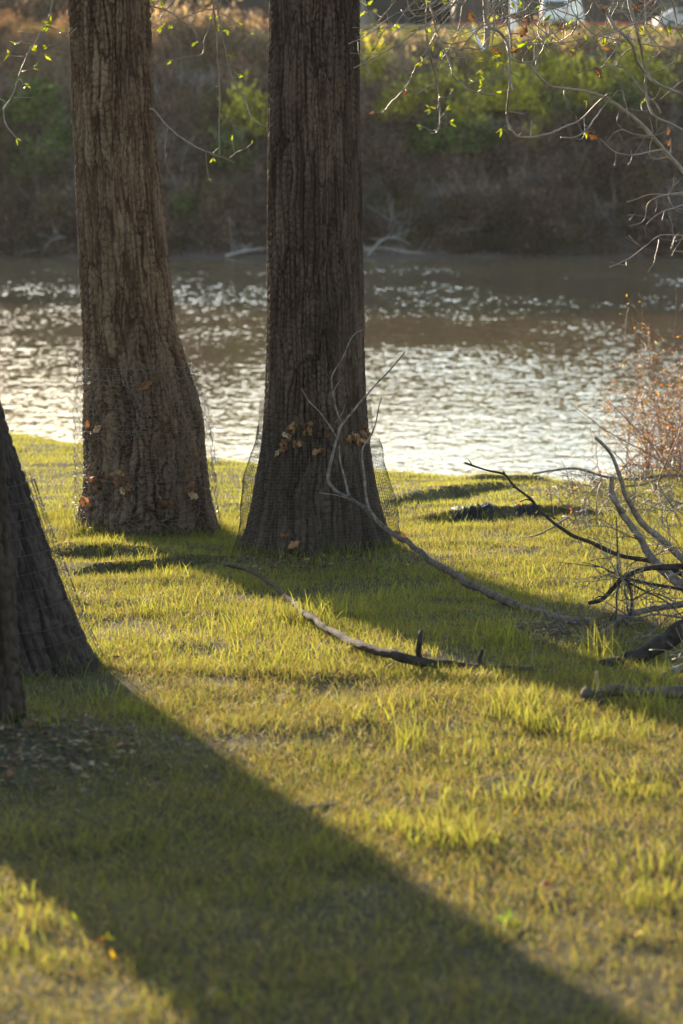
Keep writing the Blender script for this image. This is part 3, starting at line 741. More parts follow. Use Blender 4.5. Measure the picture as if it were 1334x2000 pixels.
def on_net(key, px, py, off):
    _, _, dc = tr_at(key, 1.0); z = P(px, py, dc-.25)[2]
    cx, R, dc = tr_at(key, z); x = P(px, py, dc-.25)[0]
    c = np.clip((x-cx)/(R+off), -1, 1); y = dc-(R+off)*.97*math.sqrt(1-c*c)
    return P(px, py, y)
r_ = np.random.default_rng(66)
G = {
 't2l': ([(572, 828, 0, 1.1), (578, 842, 1, 1.0), (600, 838, 1, 1.25), (596, 848, 0, 1.0), (562, 848, 3, .9), (568, 856, 1, 1.0), (560, 864, 2, .9), (572, 868, 0, 1.0), (585, 862, 0, .9), (590, 868, 1, .9), (547, 872, 0, 1.0), (540, 882, 3, .8), (556, 876, 2, .9), (610, 832, 2, .8), (632, 842, 4, 1.2), (640, 848, 2, 1.2), (628, 852, 4, 1.0)], 't2', 'leaves caught behind the mesh at chest height, left clump',
          'dead leaf in the big clump on the middle tree'),
 't2r': ([(692, 852, 1, .9), (700, 856, 0, .9), (708, 848, 1, 1.0), (714, 858, 0, .9), (705, 864, 3, .8), (696, 862, 0, .8), (716, 838, 2, .8)], 't2', 'leaves caught behind the mesh, right clump',
          'dead leaf in the small clump at the middle tree right edge'),
 't1l': ([(188, 930, 2, .9), (200, 932, 4, .9), (210, 934, 2, 1.0), (222, 930, 0, .9), (235, 926, 0, 1.3), (238, 938, 2, 1.2), (230, 942, 0, 1.1), (246, 946, 2, 1.1), (252, 954, 1, .9), (218, 944, 4, 1.1), (205, 946, 2, 1.0), (190, 950, 4, 1.0), (178, 936, 2, .9), (258, 962, 4, .9), (184, 962, 2, .9), (166, 978, 0, .9), (160, 984, 2, 1.0), (172, 990, 0, .9), (196, 972, 4, 1.0), (240, 958, 3, .8)], 't1', 'leaves heaped behind the chicken wire',
          'rusty leaf heaped low behind the chicken wire'),
 't1m': ([(300, 984, 2, .9), (308, 982, 4, .9), (316, 984, 2, .9), (325, 986, 4, .8)], 't1', 'leaves low in the middle of the left trunk', 'small brown leaf low in the middle of the left trunk'),
}
for g, (pts, key, grp, lab) in G.items():
    ORD = ['first', 'second', 'third', 'fourth', 'fifth', 'sixth', 'seventh', 'eighth', 'ninth', 'tenth', 'eleventh', 'twelfth', 'thirteenth', 'fourteenth', 'fifteenth', 'sixteenth', 'seventeenth', 'eighteenth', 'nineteenth', 'twentieth']
    rj = np.random.default_rng(len(pts)); pts = pts+[(x+rj.normal(0, 7), y+rj.normal(0, 5), int(rj.integers(0, 5)), s*rj.uniform(.6, 1)) for (x, y, k, s) in pts[:20-len(pts) if len(pts) < 20 else 0]]
    for i, (x, y, k, s) in enumerate(sorted(pts)): leaf_at(on_net(key, x, y, .012), k, s*.95, grp, lab+', '+ORD[i]+' from the left')
leaf_at(on_net('t1', 284, 748, .012), 0, 1.3, None, 'single big tan leaf caught high in the chicken wire')
leaf_at(on_net('t1', 192, 838, .014), 3, .9, None, 'pale leaf caught at the left side of the chicken wire')
leaf_at(on_net('t1', 176, 828, .012), 2, .8, None, 'rusty leaf at the left edge of the trunk beside a pale one')
leaf_at(on_net('t1', 376, 968, .014), 3, 1.0, None, 'pale round leaf low at the right of the left trunk')
leaf_at(on_net('t1', 370, 942, .012), 2, .9, None, 'brown leaf just above the pale round one on the left trunk')
leaf_at(on_net('t2', 620, 877, .03), 0, 1.1, None, 'lone orange leaf below the big clump on the middle tree')
leaf_at(on_net('t2', 680, 863, .03), 1, 1.0, None, 'lone tan leaf between the two clumps on the middle tree')
leaf_at(on_net('t2', 553, 1052, .06), 2, 1.0, None, 'brown leaf near the foot of the middle tree, the upper of two')
leaf_at(on_net('t2', 575, 1066, .06), 0, 1.1, None, 'orange leaf near the foot of the middle tree, the lower of two')

# ------------------------------------------------------------------ fallen branches
def branch(name, label, lines, m, seed, twigs=0, tlen=.15, cat='branch', sides=14):
    """lines: list of (part name or None, [(px,py,d)...], r0, r1)"""
    r = np.random.default_rng(seed); root = None
    rr_ = empty(name); tag(rr_, label, cat); main = None
    for i, (nm, pl, r0, r1) in enumerate(lines):
        p3 = np.array([P(x, y, d) if d > 0 else P(x, y, -d) for x, y, d in pl])
        ln = np.linalg.norm(np.diff(p3, axis=0), axis=1).sum(); n = max(10, int(ln/.018))
        c = catmull(p3, n); wv = np.stack([fbm(np.arange(n)*.13, 0*np.arange(n)+a_, None, 3, seed+i) for a_ in (0, 9, 17)], -1)
        env = np.sin(np.linspace(0, PI, n))[:, None]; kk_ = np.stack([vn(np.arange(n)*.21, 0*np.arange(n)+a_, None, seed+9) for a_ in (1, 5, 8)], -1); c = c+(wv*.7+kk_*.22)*r0*env
        tb = Tubes(); tb.add(c, np.linspace(r0, r1, n), sides if r0 > .008 else 6, knob=.20, seed=seed+i)
        for k in range(int(twigs*ln)):
            j = r.integers(2, n-2); d = r.normal(0, 1, 3); d[1] *= .6; d[2] = d[2]*.8+.2; d /= np.linalg.norm(d); q = [c[j]]
            L_ = tlen*r.uniform(.2, 1.4); b_ = r.normal(0, .12, 3)
            for s in range(7): d = d+b_+r.normal(0, .12, 3); d /= np.linalg.norm(d); q.append(q[-1]+d*L_/7)
            tb.add(np.array(q), np.linspace(min(.0036, r1*.8+.0008), .0012, 8), 4)
            if r.random() < .5:
                q2 = [q[3]]; d = d+r.normal(0, .8, 3); d /= np.linalg.norm(d)
                for s in range(5): q2.append(q2[-1]+d*L_*.1)
                tb.add(np.array(q2), .0010, 4)
        o = tb.build(nm, m, main if main is not None and nm != 'stem' else rr_)
        if i == 0: main = o
    b0 = P(*lines[0][1][0]); rr_.location = tuple(b0); main.location = tuple(-b0)
    return rr_

def gd(px, py): return float(ground_hit(px, py)[1])
dA = [(1158, 1224, gd(1158, 1224)), (1120, 1217, gd(1120, 1217)-.03), (1060, 1200, 10.12), (960, 1165, 10.55), (870, 1112, 11.0), (800, 1064, 11.4), (750, 1028, 11.7), (715, 995, 11.85), (682, 972, 11.95)]
branch('fallen_branch', 'long grey fallen branch propped against the middle tree, forking upward in front of it', [
    ('stem', dA, .0225, .0095),
    ('fork', [(682, 972, 11.95), (655, 958, 11.97), (640, 935, 11.98), (648, 890, 12.0), (660, 848, 12.02), (668, 828, 12.03), (700, 790, 12.05), (725, 762, 12.05), (760, 725, 12.1), (792, 686, 12.1)], .0085, .0028),
    ('fork', [(667, 826, 12.03), (655, 795, 12.04), (650, 765, 12.05), (648, 735, 12.05), (668, 700, 12.06), (690, 655, 12.08), (715, 640, 12.1), (722, 616, 12.12)], .0060, .0020),
    ('fork', [(658, 855, 12.02), (642, 830, 12.0), (620, 800, 11.98), (602, 782, 11.95), (590, 760, 11.92)], .0055, .0022),
    ('fork', [(682, 972, 11.95), (674, 935, 11.98), (666, 905, 12.0), (662, 870, 12.02)], .0070, .0045),
    ('fork', [(735, 1016, 11.76), (718, 985, 11.8), (712, 940, 11.85), (707, 880, 11.9), (722, 855, 11.92), (733, 828, 11.95), (740, 795, 11.97), (746, 776, 12.0)], .0075, .0028),
    ('fork', [(690, 978, 11.93), (660, 968, 11.9), (622, 962, 11.87)], .0045, .0020),
    ('fork', [(655, 826, 12.03), (668, 808, 12.0), (674, 790, 12.0)], .0035, .0016), ('fork', [(650, 770, 12.05), (658, 752, 12.03), (668, 738, 12.0)], .0035, .0020)], M['brown'], 301, twigs=1.2, tlen=.05)
for c_ in [o_ for o_ in bpy.data.objects if o_.name.startswith('fork')]: c_.data.materials[0] = M['dead']
B = [(1040, 1312), (1000, 1310), (940, 1308), (890, 1301), (850, 1297), (822, 1291), (780, 1283), (700, 1259), (640, 1228), (600, 1198), (560, 1165), (520, 1135), (485, 1114), (440, 1103)]
lift = [-.02, -.02, -.01, .0, .01, .02, .04, .05, .05, .06, .08, .1, .12, .15]
B3 = [(x, y, gd(x, y)-.12-l*4) for (x, y), l in zip(B, lift)]
branch('fallen_branch', 'long thin dark curved branch lying in the grass with an upright stub', [
    ('stem', B3, .018, .007), ('stub', [(824, 1294, B3[5][2]), (817, 1275, B3[5][2]), (818, 1252, B3[5][2]-.02), (823, 1232, B3[5][2])], .014, .007),
    ('stub', [(825, 1292, B3[5][2]), (823, 1308, B3[5][2])], .008, .004), ('stub', [(945, 1308, B3[2][2]), (940, 1288, B3[2][2]), (942, 1268, B3[2][2])], .011, .006),
    ('stub', [(572, 1174, B3[10][2]), (566, 1186, B3[10][2])], .006, .003)], M['deaddark'], 302)
branch('fallen_branch', 'stout forked dead branch reaching up at the right edge over the river bank', [
    ('stem', [(1460, 1210, 9.7), (1334, 1148, 10.1), (1290, 1118, 10.2), (1262, 1085, 10.3), (1240, 1045, 10.3), (1218, 1010, 10.3), (1205, 985, 10.3), (1195, 962, 10.3), (1194, 930, 10.3)], .026, .011),
    ('fork', [(1360, 1110, 10.4), (1332, 1092, 10.45), (1290, 1050, 10.5), (1250, 1015, 10.5), (1228, 985, 10.45), (1215, 945, 10.4), (1203, 905, 10.4), (1190, 880, 10.4), (1162, 854, 10.4)], .017, .006),
    ('stub', [(1218, 1000, 10.3), (1205, 985, 10.22), (1190, 966, 10.2)], .010, .008)], M['dead'], 303, twigs=6, tlen=.12)
branch('fallen_branch', 'slender dark dead branch arching left over the lawn toward the river', [
    ('stem', [(1480, 1160, 10.0), (1334, 1122, 10.2), (1280, 1100, 10.3), (1220, 1085, 10.4), (1160, 1063, 10.5), (1110, 1040, 10.6), (1070, 1010, 10.7), (1035, 975, 10.8), (1005, 950, 10.9), (985, 926, 10.9), (950, 918, 10.9), (908, 904, 10.95)], .013, .0040),
    ('stub', [(1040, 978, 10.8), (1028, 976, 10.75), (1015, 980, 10.7)], .004, .002), ('stub', [(1082, 1014, 10.7), (1078, 1000, 10.65), (1075, 990, 10.65)], .004, .002),
    ('stub', [(985, 926, 10.9), (983, 920, 10.9)], .005, .003)], M['deaddark'], 304, twigs=6, tlen=.10)
branch('fallen_branch', 'bent dark dead branch with a broken pale end in the pile at the right', [
    ('stem', [(1420, 1090, 9.9), (1334, 1105, 9.95), (1270, 1108, 10.0), (1232, 1118, 10.0), (1212, 1130, 9.98), (1195, 1152, 9.96), (1175, 1172, 9.95), (1150, 1178, 9.93)], .015, .008),
    ('fork', [(1214, 1128, 9.98), (1206, 1110, 9.9), (1205, 1060, 9.9), (1204, 1010, 9.95)], .005, .002),
    ('fork', [(1214, 1128, 9.98), (1230, 1150, 9.9), (1234, 1180, 9.85), (1230, 1205, 9.8)], .008, .005),
    ('fork', [(1214, 1128, 9.98), (1205, 1160, 9.9), (1205, 1190, 9.85), (1195, 1235, 9.8)], .0050, .002),
    ('fork', [(1214, 1128, 9.98), (1180, 1110, 9.85), (1140, 1098, 9.8)], .0035, .0015),
    ('fork', [(1214, 1130, 9.98), (1260, 1155, 9.9), (1300, 1175, 9.85), (1345, 1215, 9.8)], .0045, .002),
    ('fork', [(1220, 1130, 9.98), (1280, 1142, 9.9), (1340, 1152, 9.9), (1400, 1160, 9.9)], .008, .006)], M['deaddark'], 305, twigs=9, tlen=.14)
branch('fallen_branch', 'pale smooth curved branch rising from the grass at the right edge', [
    ('stem', [(1160, 1243, gd(1160, 1246)), (1190, 1228, 9.75), (1215, 1208, 9.8), (1250, 1195, 9.85), (1290, 1187, 9.85), (1334, 1180, 9.85), (1430, 1170, 9.8)], .011, .013),
    ('fork', [(1215, 1208, 9.8), (1240, 1225, 9.7), (1270, 1240, 9.6)], .004, .002), ('fork', [(1400, 1210, 9.5), (1334, 1206, 9.6), (1280, 1200, 9.65), (1240, 1210, 9.7), (1225, 1200, 9.7)], .005, .003),
    ('fork', [(1230, 1205, 9.8), (1190, 1180, 9.7), (1155, 1168, 9.65)], .003, .0015)], M['dead'], 306, twigs=8, tlen=.14)
lg = [(1540, 1190, 9.05), (1400, 1215, 9.0), (1334, 1245, 8.95), (1290, 1262, 8.95), (1250, 1276, 8.93), (1215, 1290, 8.9), (1180, 1302, gd(1180, 1302))]
branch('fallen_log', 'thick dark fallen limb sloping into the grass at the right edge', [('stem', lg, .044, .026)], M['deaddark'], 307)
branch('fallen_log', 'cracked pale log lying low in the grass at the right edge', [
    ('stem', [(1500, 1362, 7.95), (1400, 1354, 7.92), (1334, 1354, 7.88), (1260, 1352, 7.84), (1200, 1350, 7.82), (1160, 1358, 7.82), (1142, 1352, 7.8)], .026, .017),
    ('splinter', [(1170, 1360, 7.88), (1180, 1380, 7.82), (1165, 1372, 7.8), (1150, 1364, 7.8)], .011, .006),
    ('splinter', [(1165, 1360, 7.88), (1140, 1374, 7.84), (1112, 1380, 7.8), (1096, 1386, 7.8)], (.014), .010)], M['brown'], 308, twigs=3, tlen=.06)
branch('fallen_log', 'short dark broken piece of wood on the ground at the far right', [('stem', [(1420, 1290, 8.4), (1334, 1302, 8.42), (1305, 1318, 8.4), (1290, 1325, 8.38)], .017, .010)], M['dead'], 309)
branch('fallen_twig', 'thin pale curling twigs lying in the shaded grass', [
    ('stem', [(845, 1200, 10.25), (880, 1205, 10.15), (920, 1218, 10.0), (960, 1228, 9.9), (980, 1240, 9.75), (1000, 1252, 9.6)], .0022, .003),
    ('fork', [(908, 1190, 10.1), (935, 1210, 9.95), (965, 1226, 9.9)], .002, .003), ('fork', [(940, 1195, 10.1), (965, 1205, 10.0), (975, 1222, 9.9)], .0016, .002)], M['dead'], 310, cat='twig')
branch('fallen_twig', 'pale bent twig standing in the grass behind the curved dark branch', [
    ('stem', [(1035, 1300, gd(1035, 1302)), (1042, 1275, 9.0), (1052, 1255, 9.0), (1042, 1240, 9.0)], .004, .002), ('fork', [(1050, 1252, 9.0), (1080, 1235, 9.0), (1110, 1228, 9.0)], .0018, .001)], M['dead'], 311, cat='twig')
branch('fallen_twig', 'small dark twig sticking up in the lit grass left of the middle', [('stem', [(414, 1424, gd(414, 1424)), (420, 1405, 7.7), (430, 1386, 7.7)], .006, .003), ('fork', [(420, 1407, 7.7), (413, 1400, 7.68)], .003, .002)], M['deaddark'], 312, cat='twig')
branch('fallen_twig', 'short stick lying on the edge of the big tree shadow', [('stem', [(562, 1583, gd(562, 1583)), (600, 1577, gd(600, 1577)-.03), (640, 1572, gd(640, 1572)-.03), (660, 1568, gd(660, 1568)-.05)], .0035, .0045)], M['dead'], 313, cat='twig')
branch('fallen_twig', 'thin pale twig lying on the lawn left of the curved branch', [('stem', [(245, 1192, gd(245, 1192)), (280, 1182, gd(280, 1182)-.05), (320, 1165, gd(320, 1165)-.08)], .004, .002)], M['dead'], 314, cat='twig')
branch('fallen_branch', 'thin dry branch lying on the lawn behind the dark arching branch', [
    ('stem', [(1110, 1010, 13.9), (1060, 1040, 13.4), (1020, 1050, gd(1020, 1052)-.05), (990, 1058, gd(990, 1060)-.05), (962, 1064, gd(962, 1066))], .006, .003)], M['dead'], 315, twigs=3, tlen=.14)
branch('dead_stalk', 'straight tan stalk standing beside the cracked log', [('stem', [(1168, 1366, 8.25), (1167, 1340, 8.25), (1165, 1311, 8.25)], .0075, .006)], simple('dry_stalk', (.42, .27, .12), .8, sc3=(1, 1, .1)), 316, cat='stalk')

# fine dead twigs of the pile, one object per sprig
r = np.random.default_rng(808)
for k, (x0, y0, d_, ang, ln, lab) in enumerate([(1215, 1135, 9.9, 2.6, 150, 'long bare sprig reaching left from the crossing of the dark twigs'), (1330, 1190, 9.7, 2.9, 190, 'fine bare sprig across the pile just above the pale curved branch'),
        (1334, 1080, 10.2, 2.5, 120, 'fine bare sprig between the two upright forks at the right edge'), (1230, 1200, 9.6, 1.9, 110, 'bare sprig rising from the pale curved branch'), (1340, 1010, 10.8, 2.7, 150, 'high fine sprig crossing behind the upright forks'),
        (1300, 1235, 9.3, 2.8, 140, 'low sprig over the thick dark log'), (1180, 1260, 9.3, 3.4, 120, 'pale sprig lying in the shaded grass left of the thick dark log'), (1250, 1110, 10.0, 4.1, 90, 'drooping sprig under the dark junction'), (1345, 1290, 8.6, 2.9, 90, 'short sprig above the cracked log at the right edge'), (1090, 1225, 9.6, 2.4, 80, 'thin grey sprig where the long propped branch meets the grass')]):
    ls = []
    for j in range(7):
        a = ang+r.normal(0, .45); x, y = x0+r.normal(0, 10), y0+r.normal(0, 8); pl = [(x, y, d_)]; L_ = ln*r.uniform(.35, 1.1); dd = d_
        for s_ in range(5): a += r.normal(0, .22); x += math.cos(a)*L_/5; y -= math.sin(a)*L_/5; dd += r.normal(0, .05); pl.append((x, y, dd))
        if j: pl = [ls[0][1][r.integers(1, 4)]]+pl[2:] if j < 5 else pl; pl[0] = ls[0][1][min(j % 4+1, 4)]
        ls.append(('stem' if j == 0 else 'twig', pl, r.uniform(.0026, .0042) if j == 0 else r.uniform(.0016, .0026), .0013))
    branch('dead_sprig', lab, ls, M['dead'] if k % 2 else M['twig'], 900+k, twigs=7, tlen=.12, cat='twig')

# ------------------------------------------------------------------ black plastic debris and small litter
def scrap(name, label, px, py, w_, h_, dp, m, seed, cat, fold=3.0):
    g = ground_hit(px, py); n = 26; U, Vv = np.meshgrid(np.linspace(-1, 1, n), np.linspace(-1, 1, n))
    hh = (1-np.abs(fbm(U*fold*1.5+seed+Vv*1.8, Vv*fold*1.2-U*.9, None, 3, seed))*2.6)*.9+.12*fbm(U*6, Vv*6, None, 2, 3)
    env = np.clip(1.15-np.maximum(np.abs(U), np.abs(Vv))**3, 0, 1)
    hh = np.maximum(hh, .05); X = g[0]+U*w_/2*(1+.18*vn(Vv*2+seed, U, None, 2)); Y = g[1]+Vv*dp/2*(1+.2*vn(U*2.5, Vv+seed, None, 3)); Zz = gz(X, Y)+.005+h_*hh*env
    V = np.stack([X, Y, Zz], -1).reshape(-1, 3); Q = grid_idx(n, n)
    o = mk(name, V-g, Q.ravel(), np.full(len(Q), 4), m); o.location = tuple(g); tag(o, label, cat)
    me = o.modifiers.new('s', 'SOLIDIFY'); me.thickness = .003
    return o
M['plastic'] = simple('black_plastic', (.014, .013, .013), .5, var=.3, scale=9, spec=.25)
scrap('plastic_sheet', 'crumpled black plastic sheet half buried at the edge of the lawn', 925, 1018, .26, .032, .45, M['plastic'], 5, 'plastic sheet', 2.6)
scrap('plastic_sheet', 'flat dark plastic strip right of the crumpled sheet', 1030, 1006, .16, .02, .3, M['plastic'], 8, 'plastic sheet', 2.0)
scrap('paper_scrap', 'tiny white scrap on the grass between the left and middle trees', 419, 903, .035, .05, .035, M['white'], 3, 'litter', 1.0)

# ------------------------------------------------------------------ grass
GREEN = np.array([.104, .118, .040]); LIME = np.array([.215, .225, .058]); STRAW = np.array([.26, .205, .125]); OLIVE = np.array([.130, .105, .050])
def blades(name, x, y, h, wd, lean, seg, green, seed, straw=.2, label=None, lime=.35, m=None, olive=.25):
    r = np.random.default_rng(seed); n = len(x); z = gz(x, y)-.004
    az = r.uniform(0, 2*PI, n); la = r.uniform(0, 2*PI, n)
    is_s = r.random(n) < straw
    ln = lean*r.uniform(.3, 1.6, n)+is_s*r.uniform(.2, 1.1, n)
    hh = h*np.where(is_s, .75, 1)
    ts = {1: [0, 1], 2: [0, .55, 1], 3: [0, .35, .7, 1]}[seg]
    sx, sy = np.cos(az), np.sin(az); lx, ly = np.cos(la), np.sin(la)
    V = []
    hl = hh/np.sqrt(1+ln**2*.8)
    for t in ts[:-1]:
        ww = wd*(1-.55*t)*.5; ox = lx*hl*ln*t**1.7; oy = ly*hl*ln*t**1.7; zz = z+hl*t*(1-.12*t*ln)
        for s in (-1, 1): V.append(np.stack([x+ox+s*sx*ww, y+oy+s*sy*ww, zz], -1))
    V.append(np.stack([x+lx*hl*ln, y+ly*hl*ln, z+hl*np.maximum(1-.2*ln, .25)], -1))
    V = np.stack(V, 1); k = V.shape[1]
    base = np.arange(n)[:, None]*k; fl = []
    for s in range(seg-1): fl.append((base+np.array([2*s, 2*s+1, 2*s+3, 2*s+2]), 4))
    s = seg-1; fl.append((base+np.array([2*s, 2*s+1, 2*s+2]), 3))
    idx = np.concatenate([f.ravel() for f, _ in fl]); sz = np.concatenate([np.full(n, c_) for _, c_ in fl])
    pn = fbm(x*1.3, y*1.3, None, 3, 90)*.5+.5
    mixv = np.clip(lime+.5*(pn-.5)+r.normal(0, .18, n), 0, 1)[:, None]
    c = GREEN*(1-mixv)+LIME*mixv
    ol = (r.random(n) < (green or olive))[:, None]; c = np.where(ol, OLIVE*1.2, c)
    c = np.where(is_s[:, None], STRAW*r.uniform(.5, 1.25, n)[:, None], c)*r.uniform(.75, 1.25, n)[:, None]
    C = np.repeat(c[:, None, :], k, 1)
    o = mk(name, V.reshape(-1, 3), idx, sz, m or M['grass'], None, C.reshape(-1, 3))
    return tag(o, label, 'grass', kind='stuff')

def scatter(n, y0, y1, marg, seed, pw=0.0, k=.165):
    r = np.random.default_rng(seed)
    y = np.sqrt(r.uniform(y0**2, y1**2, n)) if pw == 0 else y0*(y1/y0)**r.random(n)
    x = r.uniform(-1, 1, n)*(k*y+marg); return x, y

def clear(x, y):
    ok = np.ones(len(x), bool)
    for key in TREES:
        z = gz(x, y)+.02; cx, R, dc = tr_at(key, z)
        ok &= ((x-cx)**2+((y-dc)/.97)**2) > (R*.97)**2
    yc = np.interp(x, CREST[:, 0], CREST[:, 1]); ok &= y < yc+1.6
    bare = np.exp(-(((x+.98)/.34)**2+((y-6.85)/.42)**2)) + .8*np.exp(-(((x+.80)/.14)**2+((y-8.15)/.3)**2)) + .55*np.exp(-(((x+.12)/.5)**2+((y-12.05)/.28)**2))
    for (bx, by, br) in [(-.43, 8.3, .13), (-.02, 9.2, .1), (.95, 9.7, .22), (.9, 14.8, .25), (-.3, 7.2, .1), (1.25, 8.2, .25), (.25, 6.4, .08), (.1, 5.4, .1)]:
        bare = bare+.8*np.exp(-((x-bx)**2+(y-by)**2)/br**2)
    patch = fbm(x*2.2, y*2.2, None, 3, 55)
    keep = np.random.default_rng(1).random(len(x)) > np.clip(bare*1.15, 0, .97)
    keep &= np.random.default_rng(2).random(len(x)) > np.clip(-patch*1.9-.12, 0, .7)
    return ok & keep

# short lawn, dense near the camera
def lawn(name, n, y0, y1, marg, seed, h0, h1, wd, seg, straw, label, lime, lean=.5, filt=None):
    x, y = scatter(n, y0, y1, marg, seed); k = clear(x, y)
    if filt is not None: k &= filt(x, y)
    x, y = x[k], y[k]; r = np.random.default_rng(seed+1)
    hn = .5+.5*fbm(x*.8, y*.8, None, 3, 71)
    h = (h0+(h1-h0)*np.clip(hn+r.normal(0, .22, len(x)), 0, 1.3))
    return blades(name, x, y, h, wd*r.uniform(.7, 1.3, len(x)), lean, seg, .52 if y1 < 9 else (.26 if y1 < 16 else .1), seed+2, straw, label, lime)
lawn('grass', 150000, 3.7, 8.6, .35, 400, .022, .060, .0026, 2, .57, 'short mixed grass and straw in the near lawn', .2, .8)
lawn('grass', 230000, 8.4, 15.2, .4, 410, .025, .065, .0032, 2, .42, 'short green grass round the trees', .5, .6)
lawn('grass', 240000, 15.0, 29.0, .9, 420, .025, .050, .0055, 1, .18, 'bright short turf on the far lawn beside the river', .75, .5)
lawn('grass', 60000, -1.0, 3.8, 1.6, 430, .022, .055, .0040, 1, .35, 'short grass behind the viewpoint', .4, .7)
x_ = None
# meadow beyond the frame sides, thin
r = np.random.default_rng(5); x = r.uniform(-7, 7, 190000); y = r.uniform(3, 27, 190000); k = clear(x, y) & (np.abs(x) > .165*y+.3); x, y = x[k], y[k]
blades('grass', x, y, r.uniform(.03, .07, len(x)), np.full(len(x), .009), .5, 1, None, 6, .25, 'lawn grass to either side of the view', .5)

# taller tufts
def tall(n, seed, sel, h0, h1, label, wd=.0042, lime=.55, straw=.06, lean=.42, y0=5.0, y1=14.5):
    x, y = scatter(n, y0, y1, .3, seed); f = sel(x, y); k = clear(x, y) & (np.random.default_rng(seed).random(len(x)) < f)
    x, y = x[k], y[k]; r = np.random.default_rng(seed+3)
    return blades('grass', x, y, r.uniform(h0, h1, len(x)), wd*r.uniform(.7, 1.3, len(x)), lean, 3, None, seed+4, straw, label, lime)
def sel_mid(x, y):
    a = fbm(x*5+5, y*5, None, 3, 61); a2 = fbm(x*1.4, y*1.4+3, None, 2, 62); px = x/y*4722+667
    band = np.exp(-((y-10.7)/1.6)**2)*np.clip((950-px)/300, 0, 1)+np.exp(-((y-7.4)/1.1)**2)*.38*sst(300, 700, px)+.40*np.exp(-((y-9.3)/1.2)**2)*sst(560, 900, px)
    return np.clip((a+.6*a2)*2.2, 0, 1)*np.clip(band, 0, 1)*.45*sst(5.2, 6.6, y)+.010*sst(5, 6, y)
tall(150000, 500, sel_mid, .05, .14, 'taller fresh grass growing in the sunlit middle of the lawn', .0034)
tall(90000, 520, lambda x, y: np.clip((fbm(x*3.4, y*3.4, None, 3, 64)+.1)*1.6, 0, 1)*(.30*sst(5.0, 7.0, y)+.02)+.0*x, .035, .085, 'medium long grass spread over the lawn', .0030, .4, .25, .75, 4.2, 15)
x, y = scatter(46000, 4.2, 15, .3, 540); k = clear(x, y); x, y = x[k], y[k]; r = np.random.default_rng(541); k = (fbm(x*2.6, y*2.6, None, 3, 66)+.35) > r.random(len(x))*.9; x, y = x[k], y[k]
blades('grass', x, y, r.uniform(.05, .10, len(x)), r.uniform(.0016, .0034, len(x)), 1.9, 3, None, 542, 1.0, 'matted dead straw lying through the lawn', .3)
# distinct clumps
cl = [(850, 1645, 60, .12), (905, 1650, 80, .14), (780, 1620, 60, .10), (1030, 1560, 60, .14), (700, 1620, 50, .10), (1010, 1380, 50, .12), (1168, 1290, 60, .18), (960, 1250, 70, .13), (1010, 1265, 60, .12), (1290, 1345, 80, .12), (1280, 1760, 60, .11), (1250, 1700, 40, .12),
      (300, 1200, 60, .11), (380, 1190, 60, .12), (470, 1240, 60, .13), (560, 1210, 70, .13), (620, 1220, 60, .14), (340, 1130, 40, .1), (210, 1080, 60, .09), (265, 1095, 60, .08), (800, 1390, 50, .1), (720, 1410, 50, .1), (910, 1480, 50, .1), (1150, 1450, 60, .12), (1060, 1430, 60, .11), (650, 1500, 40, .09),
      (990, 1820, 30, .07), (880, 1560, 60, .11), (1230, 1560, 50, .1), (480, 1290, 60, .11), (560, 1300, 60, .1), (700, 1210, 60, .14), (760, 1180, 50, .12), (870, 1160, 50, .1), (1050, 1130, 40, .1), (1120, 1180, 50, .1), (1140, 1100, 40, .09), (930, 1100, 40, .08), (575, 1085, 60, .08), (640, 1100, 50, .06), (760, 1110, 40, .07), (480, 1085, 50, .08), (190, 1045, 60, .1), (170, 1030, 50, .1), (240, 1060, 40, .07), (950, 1020, 60, .1), (880, 1025, 50, .09), (920, 1010, 30, .08), (1210, 960, 60, .12), (1290, 980, 60, .12), (1100, 985, 50, .1), (20, 1760, 40, .08), (70, 1800, 40, .08), (30, 1860, 40, .08), (110, 1880, 30, .07), (250, 1400, 50, .09), (200, 1370, 50, .08), (60, 1420, 30, .08)]
r = np.random.default_rng(8); X, Y, Hh = [], [], []
for (px, py, n, h) in cl:
    g = ground_hit(px, py); s = .035+.02*g[1]/10
    X.append(g[0]+r.normal(0, s, n)); Y.append(g[1]+r.normal(0, s, n)); Hh.append(h*(.72 if py > 1400 else .95)*r.uniform(.5, 1.2, n))
X, Y, Hh = map(np.concatenate, (X, Y, Hh)); k = clear(X, Y) | True
blades('grass', X, Y, Hh, np.full(len(X), .0042), .45, 3, None, 12, .06, 'clumps of long lime green grass blades', .75)

X, Y = [], []; r = np.random.default_rng(18)
for key, dens in (('t1', 1500), ('t2', 1300), ('t3', 700), ('t4', 260)):
    zq = float(gz(TREES[key][0], TREES[key][1]-.3))+.02; cx, R, dc = tr_at(key, zq); a = r.uniform(0, 2*PI, dens); rr = R+np.abs(r.normal(0, .06, dens))-.01
    kp = (.5+.5*fbm(np.cos(a)*3+dens, np.sin(a)*3, None, 2, 3)) > r.random(dens)*.9
    X.append((cx+rr*np.cos(a))[kp]); Y.append((dc+rr*.97*np.sin(a))[kp])
X, Y = map(np.concatenate, (X, Y))
blades('grass', X, Y, r.uniform(.03, .11, len(X)), np.full(len(X), .0036), .45, 3, None, 19, .3, 'uneven longer grass growing against the feet of the trunks', .35)

